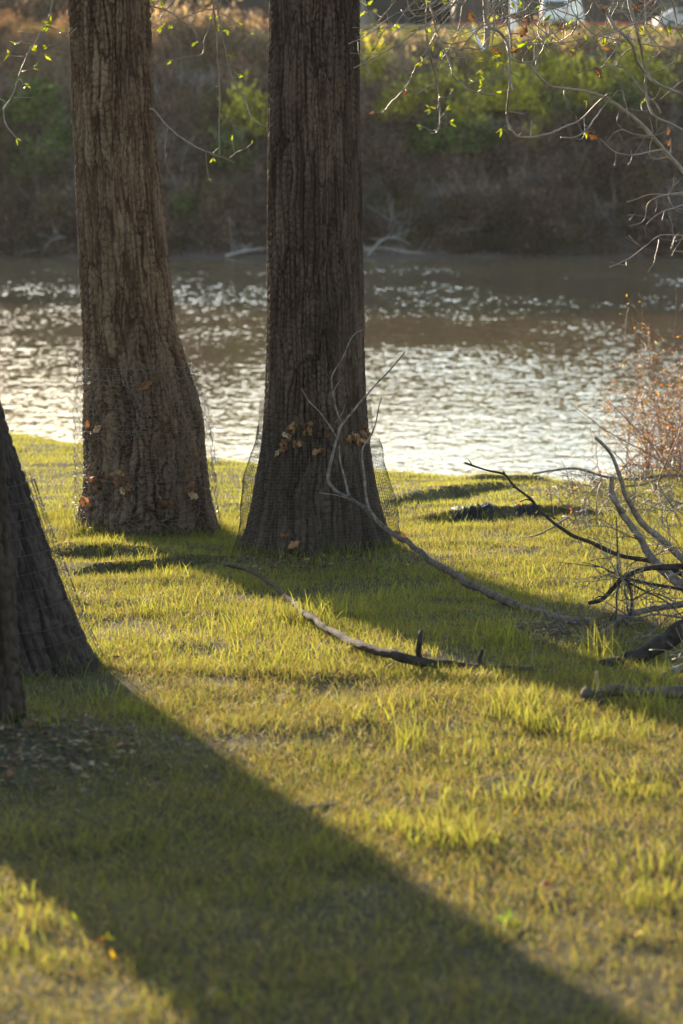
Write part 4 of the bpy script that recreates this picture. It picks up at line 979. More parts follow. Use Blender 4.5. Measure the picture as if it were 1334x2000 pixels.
# litter of small leaf scraps and bark on the bare soil
V, Q, C = [], [], []; r = np.random.default_rng(91)
for k in range(2180):
    if k < 1100: cx_, cy_ = r.normal(-.95, .24), r.normal(6.95, .36)
    elif k < 1700: cx_, cy_ = r.normal(-.1, .38), r.normal(12.0, .16)
    elif k < 2000: cx_, cy_ = r.normal(.9, .2), r.normal(9.65, .2)
    else: cy_ = math.sqrt(r.uniform(20, 200)); cx_ = r.uniform(-1, 1)*.16*cy_
    z_ = float(gz(cx_, cy_))+r.uniform(.002, .02); s = r.uniform(.005, .015); a = r.uniform(0, 6.28); tl = r.normal(0, .5, 4)*s*.6
    kk = len(V); ca, sa = math.cos(a), math.sin(a)
    for j, (u, v_) in enumerate(((-1, -.5), (1, -.4), (.9, .5), (-.8, .6))): V.append((cx_+s*(u*ca-v_*sa), cy_+s*(u*sa+v_*ca), z_+tl[j]))
    Q.append([kk, kk+1, kk+2, kk+3]); c_ = np.array([(.20, .10, .05), (.12, .075, .05), (.33, .23, .13), (.15, .12, .10)][k % 4])*r.uniform(.6, 1.3); C += [c_]*4
o = mixed('leaf_litter', V, Q, C, M['dry'], None); tag(o, 'scraps of dead leaves and bark on bare soil', 'leaf litter', kind='stuff')
# distinct leaves on the lawn
r_ = np.random.default_rng(12)
for (px, py, k, s, lab) in [(1066, 1748, 4, .40, 'red brown leaf on the lawn near the lower right'), (780, 1060, 4, 1.3, 'rusty leaf pile piece at the right foot of the middle tree'), (1230, 985, 2, 1.1, 'rusty leaf below the right shrub'), (1030, 1390, 2, .5, 'brown leaf in the grass left of the cracked log'),
                            (690, 1660, 2, .28, 'small orange leaf at the shadow edge in the middle'), (195, 1870, 4, .3, 'dark leaf in the lit grass at the lower left'), (720, 1480, 3, .35, 'pale small leaf in the lit grass below the curved branch'), (870, 905, 3, .9, 'pale leaf lying near the water edge right of the middle tree')]:
    g = ground_hit(px, py); leaf_at((g[0], g[1], g[2]+.03), k, s, None, lab)

# weeds and yellow buds
def weed(px, py, label, n, ln, seed, base=(.10, .17, .02), name='weed'):
    g = ground_hit(px, py); V, Q, C = [], [], []; rr = np.random.default_rng(seed)
    for i in range(n):
        a = i/n*2*PI+rr.uniform(-.3, .3); leaf_tuft(V, Q, C, g+np.array([0, 0, .012]), np.array([math.cos(a)*1.2, math.sin(a)*1.2, .8]), 1, ln*1.3, rr, base)
    o = mixed(name, [v-g for v in V], Q, C, M['leaf'], None); o.location = tuple(g); tag(o, label, 'weed')
weed(990, 1812, 'leafy bright green weed on the shadow edge at the lower right', 7, .026, 1)
weed(150, 1815, 'single lime leaf weed in the lit corner at the lower left', 3, .022, 2, (.2, .26, .02))
weed(575, 1362, 'small round leaved weed in the middle of the lawn', 5, .022, 3, (.14, .24, .03))
weed(1010, 1592, 'yellow leaf bud in the tall clump right of middle', 3, .02, 4, (.5, .36, .02))
weed(1176, 1815, 'tiny yellow flower at the lower right, left of its twin', 4, .014, 5, (.6, .40, .02))
weed(1246, 1832, 'tiny yellow flower nearest the right edge', 4, .014, 6, (.6, .42, .02))
weed(208, 1848, 'tiny yellow flower in the lower left, upper of two', 4, .013, 7, (.6, .45, .02))
weed(222, 1885, 'tiny orange yellow flower in the lower left, lower of two', 4, .013, 8, (.6, .33, .02))
weed(888, 1588, 'broad lime leaf in the lit grass', 3, .022, 9, (.25, .30, .03))

# ------------------------------------------------------------------ shrubs on the near bank at the right
def shrub_near(label, stems, m, seed, hmin, hmax, buds, leafcol, spread=.35, side=6, name='shrub', arch=.3):
    root = empty(name); tag(root, label, 'shrub'); r = np.random.default_rng(seed); LV, LQ, LC = [], [], []
    for (px, py) in stems:
        g = ground_hit(px, py, hi=27); tb = Tubes()
        d = np.array([r.normal(0, spread), r.normal(0, spread), 1.0]); d /= np.linalg.norm(d); L_ = r.uniform(hmin, hmax); n = 22; q = [g-np.array([0, 0, .03])]; b_ = r.normal(0, arch*.12, 3)
        for s in range(n): d = d+b_+r.normal(0, .05, 3); d[2] -= .012*s*arch; d /= np.linalg.norm(d); q.append(q[-1]+d*L_/n)
        q = np.array(q); r0 = r.uniform(.0025, .0055); tb.add(q, np.linspace(r0, .0011, len(q)), 4)
        for k in range(side):
            j = r.integers(3, n); e = d*.4+r.normal(0, .6, 3); e[2] += .3; e /= np.linalg.norm(e); l2 = L_*r.uniform(.08, .4); q2 = [q[j]]; bb = r.normal(0, .13, 3)
            for s in range(8): e = e+bb+r.normal(0, .08, 3); e /= np.linalg.norm(e); q2.append(q2[-1]+e*l2/8)
            tb.add(np.array(q2), np.linspace(r0*.5, .0013, 9), 4)
            for s in (2, 4, 6, 8):
                if r.random() < buds: leaf_tuft(LV, LQ, LC, q2[s], e+r.normal(0, .6, 3), 1, .024, r, leafcol[r.integers(len(leafcol))])
        tb.build('stem', m, root)
    bo = mixed('buds', LV, LQ, LC, M['leaf'], root)
    if bo: tag(bo, kind='stuff')
    return root
RED = [(.38, .15, .05), (.42, .24, .06), (.38, .27, .06), (.26, .10, .04)]
r = np.random.default_rng(3)
shrub_near('reddish orange shrub with upright budding stems by the water at the right edge', [(r.uniform(1225, 1400), r.uniform(905, 945)) for i in range(99)], M['twigred'], 21, .4, 1.35, .6, RED, .30, 14)
shrub_near('low reddish thicket at the left foot of the orange shrub', [(r.uniform(1140, 1260), r.uniform(925, 950)) for i in range(26)], M['twigred'], 22, .2, .65, .35, RED, .45, 7)
shrub_near('tangle of dry grey brown stems on the bank right of the arching branch', [(r.uniform(1090, 1380), r.uniform(950, 1050)) for i in range(98)], M['twig'], 23, .18, .65, .06, RED, .8, 6, 'brushwood', .9)
shrub_near('pale dried weed bush drooping at the right edge above the orange shrub foot', [(r.uniform(1290, 1390), r.uniform(900, 930)) for i in range(30)], simple('dry_straw_stem', (.34, .22, .12), .7), 24, .3, .8, .1, [(.4, .28, .12)], .5, 10, 'weed_bush', 1.6)
shrub_near('thin leafless sapling stems rising against the water left of the orange shrub', [(1190, 930), (1180, 935), (1165, 940), (1262, 930), (1255, 925)], M['twigred'], 25, .6, 1.3, .12, RED, .12, 5, 'sapling', .15)
shrub_near('low dry weeds at the left end of the right bank thicket', [(r.uniform(1020, 1150), r.uniform(940, 1000)) for i in range(26)], M['twig'], 26, .08, .28, .1, RED, .7, 5, 'brushwood', .9)
branch('fallen_branch', 'dark crooked branch lying level under the orange shrub', [('stem', [(1040, 925, 17.0), (1120, 915, 17.0), (1180, 930, 16.9), (1240, 935, 16.8), (1300, 928, 16.8), (1400, 930, 16.8)], .008, .013), ('fork', [(1220, 950, 16.8), (1260, 945, 16.8), (1310, 925, 16.8)], .006, .01)], M['dead'], 320, twigs=2)
branch('fallen_branch', 'pale slanting stick leaning across the foot of the orange shrub', [('stem', [(1275, 965, gd(1275, 968)), (1300, 905, 15.3), (1325, 850, 15.4), (1335, 810, 15.4)], .007, .004)], M['twigred'], 321)
branch('fallen_branch', 'thin stick slanting out of the thicket toward the water', [('stem', [(1310, 935, 16.0), (1280, 880, 16.0), (1235, 830, 16.0), (1190, 785, 16.0)], .007, .003)], M['twigred'], 322)
branch('fallen_branch', 'long curved stick low in the thicket pointing left at the water', [('stem', [(1330, 925, 16.4), (1255, 880, 16.4), (1190, 845, 16.4), (1150, 815, 16.4), (1120, 793, 16.4)], .007, .002)], M['twigred'], 323)

# ------------------------------------------------------------------ far bank
def far_hit(px, py):
    d = np.arange(126, 175, .1); u = (px-667)/F; v = (1000-py)/F; s = d/(CP+v*SP); z = HC+(-SP+v*CP)*s; b = z-gz(u*s, d)
    k = np.argmax(b < 0) if (b < 0).any() else len(d)-1
    return np.array([u*s[k], d[k], float(gz(u*s[k], d[k]))])

def bush_arrays(seed, n, R, H, cols, leaf, tw=0, lop=.35):
    """many small leaf faces gathered in clumps round a centre, in local coordinates"""
    r = np.random.default_rng(seed); nc_ = max(8, n//90)
    cc = r.normal(0, 1, (nc_, 3)); cc /= np.linalg.norm(cc, axis=1)[:, None]; cc *= r.uniform(.25, 1, (nc_, 1))**.5
    cc[:, 2] = np.abs(cc[:, 2]); cc *= np.array([R, R, H])*.85; cs = r.uniform(.12, .32, nc_)*R; cb = r.uniform(.35, 1.75, nc_)
    i = r.integers(0, nc_, n); p_ = cc[i]+r.normal(0, 1, (n, 3))*cs[i][:, None]; p_[:, 2] = np.maximum(p_[:, 2], .02)
    a = r.normal(0, 1, (n, 3)); a /= np.linalg.norm(a, axis=1)[:, None]; b_ = np.cross(a, r.normal(0, 1, (n, 3))); b_ /= np.linalg.norm(b_, axis=1)[:, None]
    s = (leaf*r.uniform(.5, 1.5, n))[:, None]
    V = np.stack([p_-a*s, p_-b_*s*lop, p_+a*s, p_+b_*s*lop], 1).reshape(-1, 3); cols = np.array(cols)
    c = cols[r.integers(0, len(cols), n)]*(cb[i]*r.uniform(.7, 1.3, n))[:, None]
    return V, np.repeat(c, 4, 0)

def twigs_arrays(seed, n, R, H):
    r = np.random.default_rng(seed); tb = Tubes()
    for k in range(n):
        a = r.uniform(0, 2*PI); rad = r.uniform(0, .25)*R; st = np.array([math.cos(a)*rad, math.sin(a)*rad, -.2]); e = np.array([math.cos(a)*R*r.uniform(.2, 1.1), math.sin(a)*R*r.uniform(.2, 1.1), H*r.uniform(.5, 1.25)])
        m_ = (st+e)/2+r.normal(0, .12*R, 3)+np.array([0, 0, .15*H]); tb.add(catmull([st, m_, e], 7), np.linspace(.03, .008, 7), 3, cap=False)
    return tb

# brown scrub over the slope: one uncountable mass
r = np.random.default_rng(1000); VV, CC, TVV = [], [], Tubes()
prot = [bush_arrays(600+i, 2100, 1.5, 1.7, [(.20, .125, .09), (.13, .085, .070), (.32, .21, .15), (.08, .055, .050)], .12, lop=.14) for i in range(4)]
protg = [bush_arrays(640+i, 2100, 1.5, 1.6, [(.14, .11, .055), (.11, .11, .045), (.16, .105, .07)], .12, lop=.16) for i in range(3)]
for k in range(640):
    y = 130.4+15.5*r.random()**1.3; x = r.uniform(-30, 30); V, C = prot[r.integers(4)] if r.random() < .80 else protg[r.integers(3)]
    s = r.uniform(.55, 1.15)*(1-.4*sst(139, 146, y)); a = r.uniform(0, 6.28); Rm = np.array([[math.cos(a), -math.sin(a), 0], [math.sin(a), math.cos(a), 0], [0, 0, r.uniform(.8, 1.3)]])
    sub = slice(0, 4*int(r.uniform(1100, 2100)))
    v = V[sub]@Rm.T*s+np.array([x, y, float(gz(x, y))-.15]); VV.append(v); CC.append(C[sub]*r.uniform(.45, 1.1))
for k in range(230):
    y = r.uniform(146, 160); x = r.uniform(-26, -1) if k < 190 else r.uniform(0, 28); V, C = prot[r.integers(4)] if r.random() < .8 else protg[r.integers(3)]
    s = r.uniform(.55, .95) if k < 190 else .4; a = r.uniform(0, 6.28); Rm = np.array([[math.cos(a), -math.sin(a), 0], [math.sin(a), math.cos(a), 0], [0, 0, r.uniform(.9, 1.3)]]); sub = slice(0, 4*1500)
    VV.append(V[sub]@Rm.T*s+np.array([x, y, float(gz(x, y))-.15])); CC.append(C[sub]*r.uniform(.8, 1.2)*np.array([1.1, 1, .9]))
VV = np.vstack(VV); CC = np.vstack(CC); n = len(VV)//4
o = mk('scrub', VV, np.arange(len(VV)), np.full(n, 4), M['shrubleaf'], None, CC); tag(o, 'brown leafless scrub covering the far river bank', 'scrub', kind='stuff')
# bare twigs through the scrub
TB = Tubes()
for k in range(2200):
    y = r.uniform(131.2, 154); x = r.uniform(-28, 28); z = float(gz(x, y)); L_ = r.uniform(.8, 2.4); d = np.array([r.normal(0, .4), r.normal(0, .4), 1]); d /= np.linalg.norm(d)
    q = catmull([np.array([x, y, z]), np.array([x, y, z])+d*L_*.5+r.normal(0, .12, 3), np.array([x, y, z])+d*L_+r.normal(0, .3, 3)], 6); TB.add(q, np.linspace(.03, .010, 6), 3, cap=False)
o = TB.build('brushwood', simple('grey_brown_twigs', (.26, .20, .165), .8)); tag(o, 'bare thin twigs standing through the far bank scrub', 'brushwood', kind='stuff')

# green budding shrubs, single things
GC = [(.40, .38, .05), (.32, .33, .045), (.46, .40, .06)]; GO = [(.23, .18, .12), (.19, .145, .10), (.30, .22, .14)]; GD = [(.09, .13, .035), (.12, .15, .04)]
fam = {}
for nm, cols, lf in (('lime', GC, .10), ('tan', GO, .09), ('dull', GD, .10)):
    for v in range(2):
        V, C = bush_arrays(700+v*9+len(nm), 2600, 1.0, 1.05, cols, lf*.8, lop=.45); n = len(V)//4
        fam[nm, v] = [V, C, n, None]
def far_shrub(px, py, wpx, hpx, nm, v, label, group=None):
    """px, py: foot of the shrub; wpx, hpx its size in the photo"""
    g = far_hit(px, py); f = fam[nm, v]; k = g[1]/F
    if f[3] is None:
        o = mk('budding_shrub', f[0], np.arange(len(f[0])), np.full(f[2], 4), M['shrubleaf'], None, f[1]); f[3] = o
        tb = twigs_arrays(5+v, 26, .9, 1.0); c = tb.build('stems', M['twig'], o)
    else:
        o = f[3].copy(); SC.collection.objects.link(o); c = f[3].children[0].copy(); SC.collection.objects.link(c); c.parent = o
    o.location = tuple(g); o.scale = (wpx*k*.56, wpx*k*.56, hpx*k*1.15); o.rotation_euler = (0, 0, px*.7); tag(o, label, 'shrub', group)
SH = [(910, 262, 75, 62, 'lime', 0, 'bright lime shrub alone in the dark scrub right of the middle tree'), (485, 262, 95, 75, 'lime', 1, 'lime green shrub showing just left of the middle trunk'), (820, 225, 95, 60, 'lime', 0, 'lime shrub left of and above the lone bright one'),
      (1130, 205, 110, 80, 'lime', 1, 'broad yellow green shrub below the white van'), (1010, 215, 100, 70, 'lime', 0, 'yellow green shrub left of the broad one below the van'), (1035, 295, 50, 40, 'lime', 1, 'small lime shrub low in the middle of the scrub'), (730, 170, 80, 75, 'lime', 1, 'lime shrub touching the right side of the middle trunk high on the bank'),
      (895, 165, 90, 60, 'tan', 0, 'golden tan shrub on top of the bank left of the pale post'), (960, 160, 110, 70, 'lime', 0, 'yellow green bush on the bank top beside the pale post'), (1040, 130, 110, 60, 'tan', 1, 'tan shrub in front of the white van'), (1180, 140, 130, 62, 'tan', 0, 'tan shrub right of the white van'), (1290, 150, 120, 60, 'tan', 1, 'tan shrub at the right edge of the bank top'),
      (1280, 200, 100, 66, 'lime', 1, 'green shrub at the right edge below the tan one'), (790, 190, 100, 70, 'tan', 1, 'tan bush between the middle trunk and the lime shrubs'), (1065, 175, 90, 60, 'lime', 0, 'yellow green shrub straight below the van'), (1215, 235, 80, 60, 'dull', 0, 'dull green shrub right of centre on the slope'),
      (75, 345, 110, 60, 'dull', 1, 'dull green shrub low at the left edge of the bank'), (60, 240, 120, 70, 'dull', 0, 'dark green shrub at the left edge half way up the bank'), (115, 290, 70, 50, 'dull', 1, 'dull green shrub beside the left side of the left trunk'), (360, 420, 60, 36, 'dull', 0, 'small dull green shrub between the trunks near the water'),
      (450, 330, 90, 60, 'dull', 1, 'dull green shrub low left of the middle trunk'), (860, 300, 110, 60, 'dull', 0, 'dull green shrub below the lone bright lime one'), (940, 300, 90, 50, 'dull', 1, 'dull green shrub under the lone bright lime shrub, to its right'), (505, 130, 70, 60, 'tan', 0, 'golden shrub at the left side of the middle trunk near the bank top'),
      (1060, 255, 60, 46, 'lime', 1, 'lime shrub half way down the slope below the van'), (340, 110, 110, 80, 'tan', 1, 'pale tan brush on the bank top right of the left trunk'), (430, 105, 100, 70, 'tan', 0, 'pinkish tan brush on the bank top between the trunks'),
      (770, 240, 80, 50, 'lime', 0, 'small lime shrub near the middle trunk, lowest of those beside it'), (865, 205, 90, 60, 'lime', 1, 'lime shrub up and left of the lone bright one, touching its neighbour'), (950, 215, 80, 56, 'lime', 0, 'lime shrub up and right of the lone bright one'),
      (1090, 245, 80, 56, 'dull', 1, 'dull green shrub under the broad yellow green one below the van'), (1180, 195, 90, 60, 'lime', 0, 'lime shrub right of the broad one below the van'), (1240, 165, 100, 66, 'lime', 1, 'yellow green shrub on the slope near the right edge'),
      (1000, 140, 90, 56, 'tan', 0, 'tan shrub at the foot of the thick white post'), (1130, 130, 90, 56, 'tan', 1, 'tan shrub just right below the white van'),
      (840, 130, 100, 50, 'tan', 1, 'tan brush along the guard rail'), (750, 110, 80, 40, 'tan', 0, 'low tan brush at the left end of the guard rail'), (920, 120, 80, 45, 'lime', 1, 'low yellow green bush just left of the pale post foot')]
for s in SH: far_shrub(*s)

# grass strip on the bank top
r = np.random.default_rng(44); n = 110000; x = r.uniform(-30, 30, n); y = r.uniform(147, 170, n)
oldlime = LIME.copy()
blades('grass', x, y, r.uniform(.12, .35, n), np.full(n, .05), .5, 1, None, 45, .3, 'rough sunlit grass along the top of the far bank', .8)
def gbox(px, py, d): return P(px, py, d)
# driftwood along the waterline
M['drift'] = simple('bleached_driftwood', (.23, .20, .18), .8, var=.3, scale=3)
for i, (pts, rr0, lab) in enumerate([([(700, 490), (740, 484), (790, 492), (850, 497), (870, 492)], .16, 'long bleached driftwood trunk on the shore right of the middle tree'), ([(718, 500), (745, 470), (775, 465), (800, 478)], .09, 'arched pale driftwood branch on the shore right of the middle tree'),
                                     ([(705, 478), (735, 497), (770, 502)], .09, 'pale driftwood lying against the middle trunk on the far shore'), ([(440, 500), (480, 490), (522, 484)], .12, 'bleached driftwood trunk left of the middle tree'),
                                     ([(30, 498), (70, 488), (110, 496), (140, 480)], .12, 'pale driftwood at the left edge of the far shore'), ([(80, 500), (100, 470), (130, 462)], .07, 'thin driftwood branch rising beside the left trunk'), ([(860, 455), (885, 450), (905, 475)], .07, 'grey bent branch above the shore right of centre'), ([(755, 460), (765, 425), (760, 405)], .06, 'upright grey dead stem on the far shore'), ([(790, 470), (800, 440), (815, 425)], .06, 'forked grey dead stem right of the upright one')]):
    p0 = far_hit(*pts[0]); q = []
    for (x, y) in pts: q.append(P(x, y, min(p0[1], 131)-.2))
    tb = Tubes(); tb.add(catmull(np.array(q), 24), np.linspace(rr0, rr0*.35, 24), 6, knob=.25, seed=i)
    r = np.random.default_rng(i)
    c = catmull(np.array(q), 24)
    for k in range(7):
        j = r.integers(3, 22); d = r.normal(0, 1, 3); d[2] = abs(d[2]); tb.add(catmull([c[j], c[j]+d*.3+r.normal(0, .08, 3), c[j]+d*.7], 6), np.linspace(rr0*.3, .015, 6), 4)
    o = tb.build('driftwood', M['drift']); tag(o, lab, 'driftwood')
r = np.random.default_rng(77)
V, Q, C = [], [], []
for k in range(160):
    px, py = r.uniform(-50, 1400), r.uniform(474, 500); g = far_hit(px, py); s = r.uniform(.05, .22); kk = len(V)
    pts = r.normal(0, 1, (6, 3)); pts = np.array([(1, 0, 0), (-1, 0, 0), (0, 1, 0), (0, -1, 0), (0, 0, .8), (0, 0, -.6)])*r.uniform(.6, 1.2, (6, 1))*s
    V += [g+p_ for p_ in pts]; Q += [[kk, kk+2, kk+4], [kk+2, kk+1, kk+4], [kk+1, kk+3, kk+4], [kk+3, kk, kk+4]]; C += [np.array([.24, .22, .21])*r.uniform(.5, 1.3)]*6
o = mixed('shore_stones', V, Q, C, M['dry'], None); tag(o, 'scattered stones and debris on the far muddy shore', 'stones', kind='stuff')

# things on the bank top
M['dkwall'] = simple('dark_brown_cladding', (.06, .045, .042), .8, var=.2, scale=2)
M['redtrim'] = simple('red_trim', (.42, .07, .06), .6, var=.1)
M['carpaint'] = simple('pale_car_paint', (.42, .40, .42), .5, var=.05, scale=3)
M['glass'] = simple('dark_glass', (.03, .035, .04), .15, var=.1)
M['road'] = simple('asphalt', (.05, .047, .045), 1, var=.15, scale=2, spec=0)
M['greymetal'] = simple('grey_metal', (.30, .30, .31), .5, metal=.4, var=.1)
M['rubber'] = simple('tyre_rubber', (.02, .02, .02), .8)
zt = float(gz(12, 195))
root = empty('building', (22, 200, zt)); tag(root, 'long dark brown building with a red stripe behind the white van', 'building')
boxes('wall', [(0, 0, 2.2, 26, 8, 4.4)], M['dkwall'], root, .05); boxes('trim', [(0, -4.06, 1.62, 26.1, .1, .22)], M['redtrim'], root, .02)
boxes('roof', [(0, 0, 4.5, 26.8, 8.8, .2)], M['greymetal'], root, .05)
for xx in (-8, -4, 0, 4, 8):
    fr = boxes('window', [(xx, -4.05, 2.9, 1.6, .1, 1.1)], M['dkwall'], root, .02); boxes('pane', [(xx, -4.12, 2.9, 1.4, .04, .9)], M['glass'], fr, .01)
root = empty('building', (-2.0, 200, zt)); tag(root, 'low dark building in shade behind the guard rail', 'building')
boxes('wall', [(0, 0, 2.1, 15, 7, 4.2)], simple('shaded_cladding', (.018, .018, .020), .9), root, .05); boxes('roof', [(0, 0, 4.3, 15.6, 7.6, .2)], M['dkwall'], root, .05)  # near-black wall colour stands in for the building's shade
for xx in (-5, -2, 4): boxes('window', [(xx, -3.53, 2.1, 1.4, .08, 1.2)], M['glass'], root, .02)

def rounded_body(prof, width, name, m, parent):
    """side outline (x,z) swept over the width, soft edges"""
    V = []; n = len(prof)
    ys_ = [-width/2, -width/2+.06, width/2-.06, width/2]; sc_ = [.94, 1, 1, .94]; c = np.mean(prof, 0)
    for y, s in zip(ys_, sc_): V += [(c[0]+(a-c[0])*s, y, c[1]+(b_-c[1])*s) for a, b_ in prof]
    Q = [[k*n+i, k*n+(i+1) % n, (k+1)*n+(i+1) % n, (k+1)*n+i] for k in range(3) for i in range(n)]+[list(range(n))[::-1], [3*n+i for i in range(n)]]
    me = bpy.data.meshes.new(name); me.from_pydata(V, [], Q); me.update(); return link(name, me, parent, m)
def wheel(parent, x, y, z, r=.34):
    tb = Tubes(); tb.add(np.array([(x, y-.11, z), (x, y+.11, z)]), r, 20); o = tb.build('wheel', M['rubber'], parent); 
    tb = Tubes(); tb.add(np.array([(x, y-.13, z), (x, y+.13, z)]), r*.55, 12); tb.build('rim', M['greymetal'], o)
g = P(1098, 60, 165); zv = float(gz(g[0], 165))
van = empty('van', (g[0], 165, zv)); tag(van, 'white van with a rounded roof parked on the far bank', 'van'); van.rotation_euler = (0, 0, math.radians(72))
rounded_body([(-2.3, .35), (-2.35, 1.0), (-2.2, 1.75), (-1.7, 2.08), (0, 2.15), (1.1, 2.1), (1.6, 1.6), (2.2, 1.2), (2.45, .9), (2.45, .35)], 1.95, 'body', M['white'], van)
boxes('window', [(1.36, 0, 1.72, .5, 1.7, .45)], M['glass'], van, .05); boxes('window', [(-2.31, 0, 1.5, .06, 1.4, .45)], M['glass'], van, .01)
for x in (-1.5, 1.6):
    for y in (-.92, .92): wheel(van, x, y, .34)
boxes('bumper', [(-2.42, 0, .5, .14, 1.8, .2)], M['greymetal'], van, .03)
for y in (-.82, .82): boxes('tail_light', [(-2.36, y, 1.0, .07, .16, .34)], M['redtrim'], van, .01)
g = P(1330, 60, 163); zv = float(gz(g[0], 163))
car = empty('parked_car', (g[0]+.6, 163, zv)); tag(car, 'pale low car cut off by the right edge on the far bank', 'car'); car.rotation_euler = (0, 0, math.radians(4))
rounded_body([(-2.3, .3), (-2.35, .85), (-1.9, 1.0), (-1.2, 1.42), (.6, 1.45), (1.3, 1.0), (2.2, .85), (2.3, .3)], 1.75, 'body', M['carpaint'], car)
boxes('window', [(-.3, -.86, 1.2, 1.5, .05, .3)], M['glass'], car, .01)
for x in (-1.4, 1.4):
    for y in (-.82, .82): wheel(car, x, y, .31, .31)
def pole(px, d, h, r0, m, label, arm=True, name='street_lamp'):
    g = P(px, 60, d); z = float(gz(g[0], d)); root = empty(name, (g[0], d, z)); tag(root, label, 'pole')
    tb = Tubes(); tb.add(np.array([(0, 0, -.2), (0, 0, .4), (0, 0, h*.5), (0, 0, h)]), np.array([r0, r0, r0*.85, r0*.6]), 10); tb.build('post', m, root)
    boxes('base', [(0, 0, .12, r0*3.4, r0*3.4, .24)], M['greymetal'], root)
    if arm:
        tb = Tubes(); tb.add(catmull([(0, 0, h), (.5, 0, h+.35), (1.4, 0, h+.45)], 10), .05, 6); tb.build('arm', m, root); boxes('lamp_head', [(1.6, 0, h+.42, .6, .25, .12)], M['greymetal'], root, .04)
    else: boxes('cap', [(0, 0, h+.04, r0*2.6, r0*2.6, .08)], M['greymetal'], root)
M['pole'] = simple('dull_grey_pole', (.15, .14, .145), .7, var=.1)
pole(709, 166, 7.5, .17, M['pole'], 'grey lamp post just right of the middle trunk on the far bank')
pole(1003, 160, 6.0, .26, M['white'], 'thick white post standing left of the white van', False, 'utility_post')
# guard rail
g0 = P(690, 66, 158); M['railmetal'] = simple('dull_rail_metal', (.13, .115, .115), .7, var=.2)
root = empty('guard_rail', (g0[0], 158, float(gz(g0[0], 158)))); tag(root, 'grey metal guard rail along the top of the far bank', 'guard rail')
L_ = 9.0; boxes('rail', [(L_/2, 0, .62, L_, .06, .14), (L_/2, .0, .80, L_, .06, .10)], M['railmetal'], root, .02)
for k in range(7): boxes('post', [(k*1.5, .08, .4, .12, .08, .95)], M['greymetal'], root, .02)
# road sheet on the plateau
xs = np.linspace(-60, 60, 41); ys = np.linspace(161, 171, 8)
sheet('road', xs, ys, M['road'], zf=lambda x, y: gz(x, y)+.03)

# trees and dark conifers behind the road
def far_tree(px, d, h, wdt, label, cols, seed, leaf=.22, n=5200, trunk_h=.2, name='bare_tree', kind='tree', group=None):
    g = P(px, 60, d); z = float(gz(g[0], d)); root = empty(name, (g[0], d, z)); tag(root, label, kind, group)
    V, C = bush_arrays(seed, n, wdt/2, h*.92, cols, leaf, lop=.4); V = V+np.array([0, 0, h*trunk_h*.5])
    mk('crown', V, np.arange(len(V)), np.full(n, 4), M['shrubleaf'], root, C)
    tb = Tubes(); tb.add(catmull([(0, 0, -.3), (.1, 0, h*.4), (0, .1, h*.85)], 12), np.linspace(.22, .05, 12), 8)
    r = np.random.default_rng(seed)
    for k in range(26):
        zz = r.uniform(.15, .7)*h; a = r.uniform(0, 6.28); tb.add(catmull([(0, 0, zz), (math.cos(a)*wdt*.2, math.sin(a)*wdt*.2, zz+.5), (math.cos(a)*wdt*.45, math.sin(a)*wdt*.45, zz+r.uniform(.6, 1.6))], 6), np.linspace(.07, .015, 6), 4)
    tb.build('trunk', M['twig'], root)
BR = [(.10, .075, .06), (.13, .095, .07), (.075, .06, .055)]; DG = [(.012, .018, .010), (.018, .022, .014), (.01, .012, .01)]
far_tree(10, 206, 5.2, 6.0, 'brown leafless tree at the upper left corner beyond the river', BR, 31)
far_tree(110, 206, 5.2, 5.5, 'brown leafless tree behind the left side of the left trunk', BR, 32)
far_tree(-110, 206, 5.2, 6, 'brown leafless tree beyond the left edge of the bank', BR, 33)
far_tree(330, 206, 5.0, 5.0, 'greyish brown leafless tree right of the left trunk on the bank top', BR, 34)
far_tree(430, 206, 5.2, 4.4, 'purple brown leafless tree between the two trunks on the bank top', BR, 35)
far_tree(510, 206, 5.2, 3.2, 'dark evergreen touching the left side of the middle trunk', DG, 36, .2, 6500, .05, 'conifer')
far_tree(770, 206, 5.2, 4.6, 'dark evergreen behind the guard rail right of the lamp post', DG, 37, .2, 7000, .05, 'conifer')
far_tree(860, 206, 5.2, 4.0, 'dark evergreen behind the rail, second right of the lamp post', DG, 38, .2, 6500, .05, 'conifer')
far_tree(940, 206, 5.0, 3.6, 'brown bare tree just left of the thick white post', BR, 39)
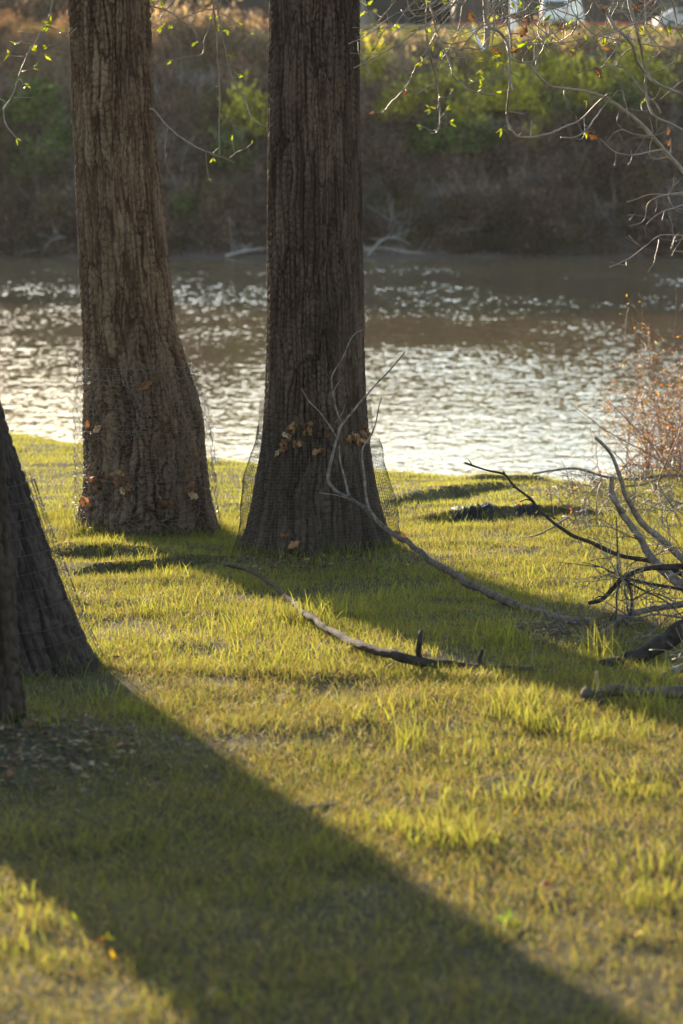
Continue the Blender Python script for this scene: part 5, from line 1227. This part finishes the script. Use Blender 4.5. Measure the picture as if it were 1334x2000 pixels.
# dark wood behind everything
r = np.random.default_rng(50); n = 30000; x = r.uniform(-45, 45, n); y = r.uniform(226, 236, n); z = gz(x, y)+r.uniform(0, 1, n)**.8*(6.6+1.0*fbm(x*.2, y*0, None, 3, 2))
a = r.normal(0, 1, (n, 3)); a /= np.linalg.norm(a, axis=1)[:, None]; b_ = np.cross(a, r.normal(0, 1, (n, 3))); b_ /= np.linalg.norm(b_, axis=1)[:, None]; s = r.uniform(.25, .6, n)[:, None]; p_ = np.stack([x, y, z], -1)
V = np.stack([p_-a*s, p_-b_*s*.6, p_+a*s, p_+b_*s*.6], 1).reshape(-1, 3); c = np.array([(.045, .037, .03), (.03, .026, .02), (.06, .045, .035)])[r.integers(0, 3, n)]
o = mk('distant_wood', V, np.arange(4*n), np.full(n, 4), M['shrubleaf'], None, np.repeat(c, 4, 0)); tag(o, 'dark leafless wood closing the view behind the buildings', 'wood', kind='stuff')

for root, key in ((t1, 't1'), (t2, 't2'), (t3, 't3'), (t4, 't4')):
    zs, cx, R, dc = TR[key]; rebase(root, (float(cx[60]), float(dc[60]), float(gz(cx[60], dc[60]))))
rebase(t5, (4.6, 12.3, float(gz(4.6, 12.3))))

# ------------------------------------------------------------------ haze over the river
m = bpy.data.materials.new('haze'); m.use_nodes = True; N, L = m.node_tree.nodes, m.node_tree.links
N.remove(N['Principled BSDF']); v = N.new('ShaderNodeVolumePrincipled'); v.inputs['Color'].default_value = (.95, .93, .92, 1)
v.inputs['Density'].default_value = .00009; v.inputs['Anisotropy'].default_value = .2
L.new(v.outputs[0], N['Material Output'].inputs['Volume'])
me = bpy.data.meshes.new('haze'); X0, X1, Y0, Y1, Z0, Z1 = -440, 440, -70, 440, -6.5, 24
me.from_pydata([(x, y, z) for z in (Z0, Z1) for x, y in ((X0, Y0), (X1, Y0), (X1, Y1), (X0, Y1))], [], [(3, 2, 1, 0), (4, 5, 6, 7), (0, 1, 5, 4), (1, 2, 6, 5), (2, 3, 7, 6), (3, 0, 4, 7)])
o = link('haze', me, None, m); tag(o, 'thin pale haze over the river', 'haze', kind='stuff')
